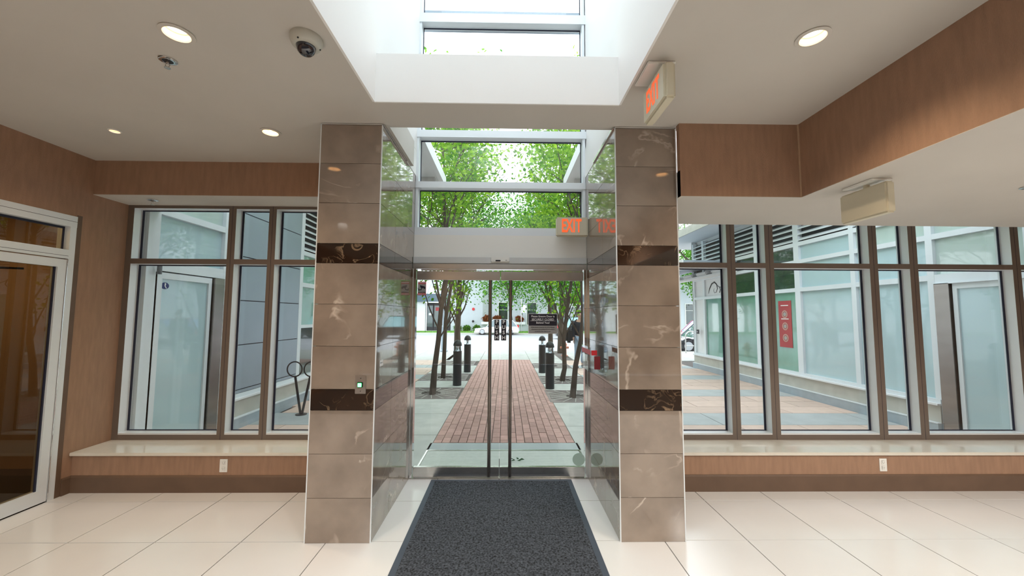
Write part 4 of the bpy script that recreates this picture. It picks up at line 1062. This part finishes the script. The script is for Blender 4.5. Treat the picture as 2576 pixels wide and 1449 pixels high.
for k, x in enumerate((-5.3, -4.3, -3.2, 3.2, 4.6, 6.2, 8.2)):
    bush('hedge_bush', x, 43.3, -.15, .42, leaf_b, ('low hedge bush just right of the dark shop entrance', 'low hedge bush below the red alarm bell, left of the round regulator', 'low hedge bush behind the nose of the white hatchback', 'low hedge bush right of the thin sign pole', 'low hedge bush behind the black security notice', 'low hedge bush left of the dark people carrier', 'low hedge bush under the dark red awning')[k], 'hedge', 40 + k, 'low hedge bushes across the road', 700)
# entrance block at left
eb = thing('entrance_block', (-11, 46, 0), 'dark glazed shop entrance under a slate fascia across the road', 'building')
B('side_pier', paintw, -11.3, -9.0, 43.6, 44.2, -.2, 3.1, eb); B('fascia', slate, -16, -6.25, 43.3, 44.1, 3.1, 4.0, eb)
B('fascia_trim', pwhite, -9.2, -6.25, 43.25, 43.3, 2.98, 3.10, eb)
mb = MB(); mb.add([(-16, 43.3, 4.0), (-6.25, 43.3, 4.0), (-5.7, 45.2, 6.2), (-16, 45.2, 6.2), (-16, 43.5, 3.95), (-6.25, 43.5, 3.95), (-5.7, 45.4, 6.15), (-16, 45.4, 6.15)], [(0, 1, 2, 3), (4, 7, 6, 5), (0, 3, 7, 4), (1, 5, 6, 2), (2, 6, 7, 3), (0, 4, 5, 1)])
mb.build('sloped_roof', mat('pale_metal_roof', (.62, .74, .76), .4, metal=.1, var=.04), eb)
for k in range(10): x = -15.4 + k * .95; MB().tube([(x, 43.28, 4.02), (x + .4, 45.2, 6.23)], .03, 5).build('roof_seam', panel_m, eb)
B('back_wall', darkroom, -9.0, -6.2, 44.5, 44.6, -.2, 3.1, eb)
for x0, x1 in ((-8.95, -8.2), (-8.15, -7.3), (-7.25, -6.3)):
    p = B('door_frame', blackm, x0, x1, 44.2, 44.28, -.12, 2.95, eb); B('pane', darkgl, x0 + .07, x1 - .07, 44.18, 44.2, .3, 2.7, p)
B('notice', whitep, -8.7, -8.35, 44.15, 44.18, 1.6, 1.85, eb); B('red_sign', redposter, -7.95, -7.5, 44.15, 44.18, 2.1, 2.5, eb); B('notice', greyp, -7.1, -6.75, 44.15, 44.18, 1.5, 2.6, eb)
B('grey_wall', paintw, -60, -16, 44, 44.6, -.2, 6.5, eb)

# ------------------------------------------------------------------ cars
tyre = mat('tyre', (.015, .015, .017), .8, var=.1); rimm = mat('wheel_rim', (.6, .62, .65), .3, metal=.7, var=.02)
carglass = mat('car_glass', (.10, .15, .17), .05, coat=1.0, var=.1)
def car(x, y, z, L, Wd, Ht, paint, label, flip=1, suv=0, cg=None, name='parked_car', cat='car'):
    t = thing(name, (x, y, z), label, cat)
    X_ = lambda f: x + flip * (f - .5) * L
    # profile (fraction of length from nose, height)
    belt = [(0, .30), (.02, .52), (.06, .60), (.22, .70), (.30, .74), (.75, .78), (.93, .80), (.985, .74), (1.0, .45), (.985, .24), (.0, .22)] if not suv else [(0, .3), (.01, .62), (.05, .68), (.24, .74), (.30, .76), (.97, .78), (.99, .7), (1, .3), (.99, .22), (0, .22)]
    s = Ht / 1.45
    n = len(belt); mb = MB(); vs = []
    for k, (yy, sh_) in enumerate(((-1, .0), (-.93, .0), (.93, .0), (1, .0))):
        ins = 1 if abs(yy) < .99 else .97
        for f, h in belt: vs.append((X_(.5 + (f - .5) * (1 if abs(yy) < .99 else .985)), y + yy * Wd / 2, z + (h if abs(yy) < .99 else .22 + (h - .22) * .93) * s))
    fs = [tuple(range(n)), tuple(range(3 * n, 4 * n))]
    for k in range(3): fs += [(k * n + i, k * n + (i + 1) % n, (k + 1) * n + (i + 1) % n, (k + 1) * n + i) for i in range(n)]
    mb.add(vs, fs, True).build('body', paint, t)
    cab = [(.26, .70), (.42, 1.0 * 1.36 / 1.36), (.70, 1.0), (.86, .93), (.97, .76)] if not suv else [(.26, .72), (.36, 1.0), (.90, 1.0), (.98, .76)]
    top = Ht / s
    cp = [(f, (h if i in (0, len(cab) - 1) else h * (top - .04))) for i, (f, h) in enumerate(cab)]
    def ring(w, dz=0, shrink=0): return [(X_(f + (.012 * shrink if f < .5 else -.012 * shrink)), y + w * Wd / 2, z + (h + dz) * s) for f, h in cp]
    m = len(cp)
    g0, g1 = [], []
    for sgn in (-1, 1):
        g = []
        for i, (f, h) in enumerate(cp):
            w = .93 if i in (0, m - 1) else .78
            g.append((X_(f), y + sgn * w * Wd / 2, z + h * s))
        g0.append(g)
    mb = MB(); vs = g0[0] + g0[1]; mb.add(vs, [tuple(range(m)), tuple(range(m, 2 * m))] + [(i, i + 1, m + i + 1, m + i) for i in range(m - 1)] + [(0, m - 1, 2 * m - 1, m)])
    mb.build('windows', cg or carglass, t)
    rf = MB()
    ti = [i for i in range(1, m - 1)]
    vs = []
    for dz in (-.01, .035):
        for sgn in (-1, 1):
            for i in ti: vs.append((X_(cp[i][0]), y + sgn * .79 * Wd / 2, z + (cp[i][1] + dz) * s))
    q = len(ti); fs = []
    fs += [tuple(list(range(2 * q, 3 * q)) + list(range(4 * q - 1, 3 * q - 1, -1)))]
    fs += [(i, i + 1, 2 * q + i + 1, 2 * q + i) for i in range(q - 1)] + [(q + i, q + i + 1, 3 * q + i + 1, 3 * q + i) for i in range(q - 1)] + [(0, q, 3 * q, 2 * q), (q - 1, 2 * q - 1, 4 * q - 1, 3 * q - 1)]
    rf.add(vs, fs).build('roof', paint, t)
    for sgn in (-1, 1):
        for i in range(m):
            pass
        pil = MB()
        for fa, ha, fb_, hb in ([(cp[0][0], cp[0][1], cp[1][0], cp[1][1]), (cp[-1][0], cp[-1][1], cp[-2][0], cp[-2][1]), (.56, .74, .56, cp[1][1])] + ([(.78, .76, .76, cp[-2][1])] if 1 else [])):
            wa, wb = .935, .79
            pil.tube([(X_(fa), y + sgn * wa * Wd / 2, z + ha * s), (X_(fb_), y + sgn * wb * Wd / 2, z + (hb + .01) * s)], .028, 6)
        pil.build('pillars', paint, t)
    r = .33
    for f in (.18, .80):
        for sgn in (-1, 1):
            yc = y + sgn * (Wd / 2 - .10)
            MB().lathe(X_(f), z + r, [(r * .62, yc - .105), (r, yc - .09), (r, yc + .09), (r * .62, yc + .105)], 24, 'y').build('tyre', tyre, t)
            MB().lathe(X_(f), z + r, [(.0001, yc + sgn * .112), (r * .62, yc + sgn * .108), (r * .62, yc + sgn * .06)], 20, 'y').build('wheel_rim', rimm, t)
            # arch
            MB().lathe(X_(f), z + r, [(r * 1.12, yc - .095 if sgn < 0 else yc + .085), (r * 1.12, yc - .085 if sgn < 0 else yc + .095)], 24, 'y').build('wheel_arch', tyre, t)
    for sgn in (-1, 1):
        B('tail_light', redp, X_(.965), X_(.992), y + sgn * Wd * .5 - (.0 if sgn > 0 else .005), y + sgn * Wd * .40, z + .72 * s, z + .98 * s if suv else z + .92 * s, t)
        B('head_lamp', chrome, X_(.012), X_(.09), y + sgn * Wd * .48, y + sgn * Wd * .36, z + .52 * s, z + .60 * s, t)
    return t
wcar = mat('white_car_paint', (.80, .82, .86), .2, coat=1.0, var=.01)
bcar = mat('black_car_paint', (.010, .012, .015), .15, coat=1.0, var=.1)
blcar = mat('red_car_paint', (.45, .06, .07), .2, coat=1.0, var=.05)
car(-.85, 38.0, -.26, 4.3, 1.72, 1.50, wcar, 'white hatchback parked facing left across the road', 1)
car(10.0, 18.95, -.11, 4.6, 1.8, 1.42, bcar, 'black saloon parked at the near kerb past the right wing', 1)
car(13.5, 26.5, -.17, 4.6, 1.8, 1.50, blcar, 'red car with blue windows passing behind the black saloon', 1, cg=mat('blue_glass', (.03, .16, .5), .1, coat=1, var=.1))
car(6.3, 30.5, -.20, 4.9, 1.9, 1.75, bcar, 'dark people carrier stopped on the road behind the walking person', -1, 1, cg=mat('teal_glass', (.25, .48, .52), .1, coat=1, var=.1))
car(-8.6, 24.0, -.15, 4.6, 1.8, 1.60, wcar, 'white estate car driving on the road left of the doors', 1, 1)

# ------------------------------------------------------------------ walking person
px, py = 2.30, 12.0
skin = mat('skin', (.50, .30, .22), .6, var=.05); jk = mat('dark_jacket', (.018, .022, .035), .8, var=.2, bump=.4, bscale=60); jn = mat('light_jeans', (.30, .38, .50), .85, var=.15); hairm = mat('dark_hair', (.02, .012, .01), .7, var=.3); shoem = mat('dark_shoes', (.03, .025, .03), .6, var=.1)
def skinned(name, V, Ed, Rr, m, parent, sub=2, root=0):
    me = bpy.data.meshes.new(name); me.from_pydata([tuple(Vector(v)) for v in V], Ed, []); me.materials.append(m)
    o = bpy.data.objects.new(name, me); COL.objects.link(o); o.parent = parent
    md = o.modifiers.new('skin', 'SKIN'); md.use_smooth_shade = True
    for i, r in enumerate(Rr):
        r = r if isinstance(r, tuple) else (r, r)
        me.skin_vertices[0].data[i].radius = r
    me.skin_vertices[0].data[root].use_root = True
    s_ = o.modifiers.new('sub', 'SUBSURF'); s_.levels = sub; s_.render_levels = sub
    dg = bpy.context.evaluated_depsgraph_get(); nm = bpy.data.meshes.new_from_object(o.evaluated_get(dg)); o.modifiers.clear(); o.data = nm; nm.name = name
    if not nm.materials: nm.materials.append(m)
    return o
pr = thing('person', (px, py, 0), 'person in a dark jacket and light jeans walking beside the right trees', 'person')
V = [(0, 0, .95), (0, 0, 1.10), (0, 0, 1.28), (0, -.01, 1.42), (0, -.02, 1.50), (0, -.03, 1.58), (0, -.035, 1.70),
     (-.10, 0, .90), (-.11, -.06, .52), (-.11, .06, .10), (-.11, -.02, .05), (-.11, -.14, .035),
     (.10, 0, .90), (.11, .02, .52), (.11, .20, .14), (.11, .16, .06), (.11, .06, .03),
     (-.17, 0, 1.40), (-.21, .04, 1.14), (-.22, -.06, .93), (-.22, -.09, .85),
     (.17, 0, 1.40), (.21, -.03, 1.14), (.22, .02, .92), (.22, .03, .84)]
Ed = [(0, 1), (1, 2), (2, 3), (3, 4), (4, 5), (5, 6), (0, 7), (7, 8), (8, 9), (9, 10), (10, 11), (0, 12), (12, 13), (13, 14), (14, 15), (15, 16), (3, 17), (17, 18), (18, 19), (19, 20), (3, 21), (21, 22), (22, 23), (23, 24)]
Rr = [(.14, .11), (.125, .10), (.15, .11), (.12, .09), .055, (.078, .09), (.070, .085), .085, .06, .042, .045, .035, .085, .06, .042, .045, .035, .06, .045, .032, .035, .06, .045, .032, .035]
skinned('body', V, Ed, Rr, skin, pr)
jV = V[:4] + [V[17], V[18], V[19], V[21], V[22], V[23]]; jE = [(0, 1), (1, 2), (2, 3), (3, 4), (4, 5), (5, 6), (3, 7), (7, 8), (8, 9)]
skinned('jacket', [(a_[0], a_[1], a_[2]) for a_ in jV], jE, [(.18, .14), (.17, .135), (.185, .145), (.14, .11), .085, .07, .055, .085, .07, .055], jk, pr)
tV = [V[0], V[7], V[8], V[9], V[12], V[13], V[14]]
skinned('jeans', tV, [(0, 1), (1, 2), (2, 3), (0, 4), (4, 5), (5, 6)], [(.15, .12), .105, .08, .068, .105, .08, .068], jn, pr)
for q in ((V[10], V[11]), (V[15], V[16])): skinned('shoe', [(q[0][0], q[0][1] + .05, q[0][2]), (q[0][0], (q[0][1] + q[1][1]) / 2, .05), q[1]], [(0, 1), (1, 2)], [(.05, .045), (.055, .045), (.045, .03)], shoem, pr)
skinned('hair', [(0, .03, 1.60), (0, .01, 1.70), (0, -.015, 1.755)], [(0, 1), (1, 2)], [(.075, .07), (.088, .09), (.07, .07)], hairm, pr)
skinned('nose', [(0, -.115, 1.635), (0, -.125, 1.62)], [(0, 1)], [.012, .014], skin, pr, 1)
for s_ in (-1, 1):
    skinned('ear', [(s_ * .078, -.03, 1.63), (s_ * .082, -.025, 1.60)], [(0, 1)], [.014, .010], skin, pr, 1)
    MB().lathe(px + s_ * .03, 1.645, [(.0001, py - .122), (.009, py - .119), (.009, py - .11)], 8, 'y').build('eye', blackm, pr)
    hb = V[20] if s_ < 0 else V[24]
    for k in range(4):
        fx = hb[0] - .0; fy = hb[1] - .027 + k * .018; L_ = (.06, .07, .066, .05)[k]
        skinned('finger', [(fx, fy, hb[2] - .01), (fx - s_ * .006, fy, hb[2] - .03 - L_ * .4), (fx - s_ * .02, fy, hb[2] - .03 - L_)], [(0, 1), (1, 2)], [.009, .009, .007], skin, pr, 1)
    skinned('thumb', [(hb[0], hb[1] - .02, hb[2] + .01), (hb[0] - s_ * .01, hb[1] - .05, hb[2] - .02), (hb[0] - s_ * .015, hb[1] - .055, hb[2] - .045)], [(0, 1), (1, 2)], [.011, .010, .008], skin, pr, 1)
MB().box(px - .025, px + .025, py - .119, py - .112, 1.588, 1.596).build('mouth', mat('lips', (.35, .12, .10), .6, var=.05), pr)
t = thing('shoulder_bag', (px - .3, py, .8), 'bulky black bag carried at the left side of the walking person', 'bag')
mb = MB(); mb.box(px - .46, px - .25, py - .18, py + .12, .78, 1.22); mb.build('body', blackm, t, bevel=.06)
MB().tube([(px - .34, py - .1, 1.2), (px - .2, py - .12, 1.40), (px - .1, py - .02, 1.50), (px - .2, py + .1, 1.40), (px - .34, py + .06, 1.2)], .014, 6).build('strap', blackm, t)

# cut downlight and camera openings into the main ceiling
cut = MB()
for x, y, r_ in ((-1.71, 1.935, .058), (1.583, 1.885, .058), (-1.88, 3.02, .055), (-3.11, 3.03, .032)):
    cut.lathe(x, y, [(r_ * 1.03, ZC - .05), (r_ * 1.03, ZC + .12)], 32)
co = cut.build('cutter', white_m)
for ce in (CEIL_L, CEIL_R):
    md = ce.modifiers.new('holes', 'BOOLEAN'); md.operation = 'DIFFERENCE'; md.object = co; md.solver = 'EXACT'
    dg = bpy.context.evaluated_depsgraph_get(); nm = bpy.data.meshes.new_from_object(ce.evaluated_get(dg)); ce.modifiers.clear(); ce.data = nm
bpy.data.objects.remove(co)
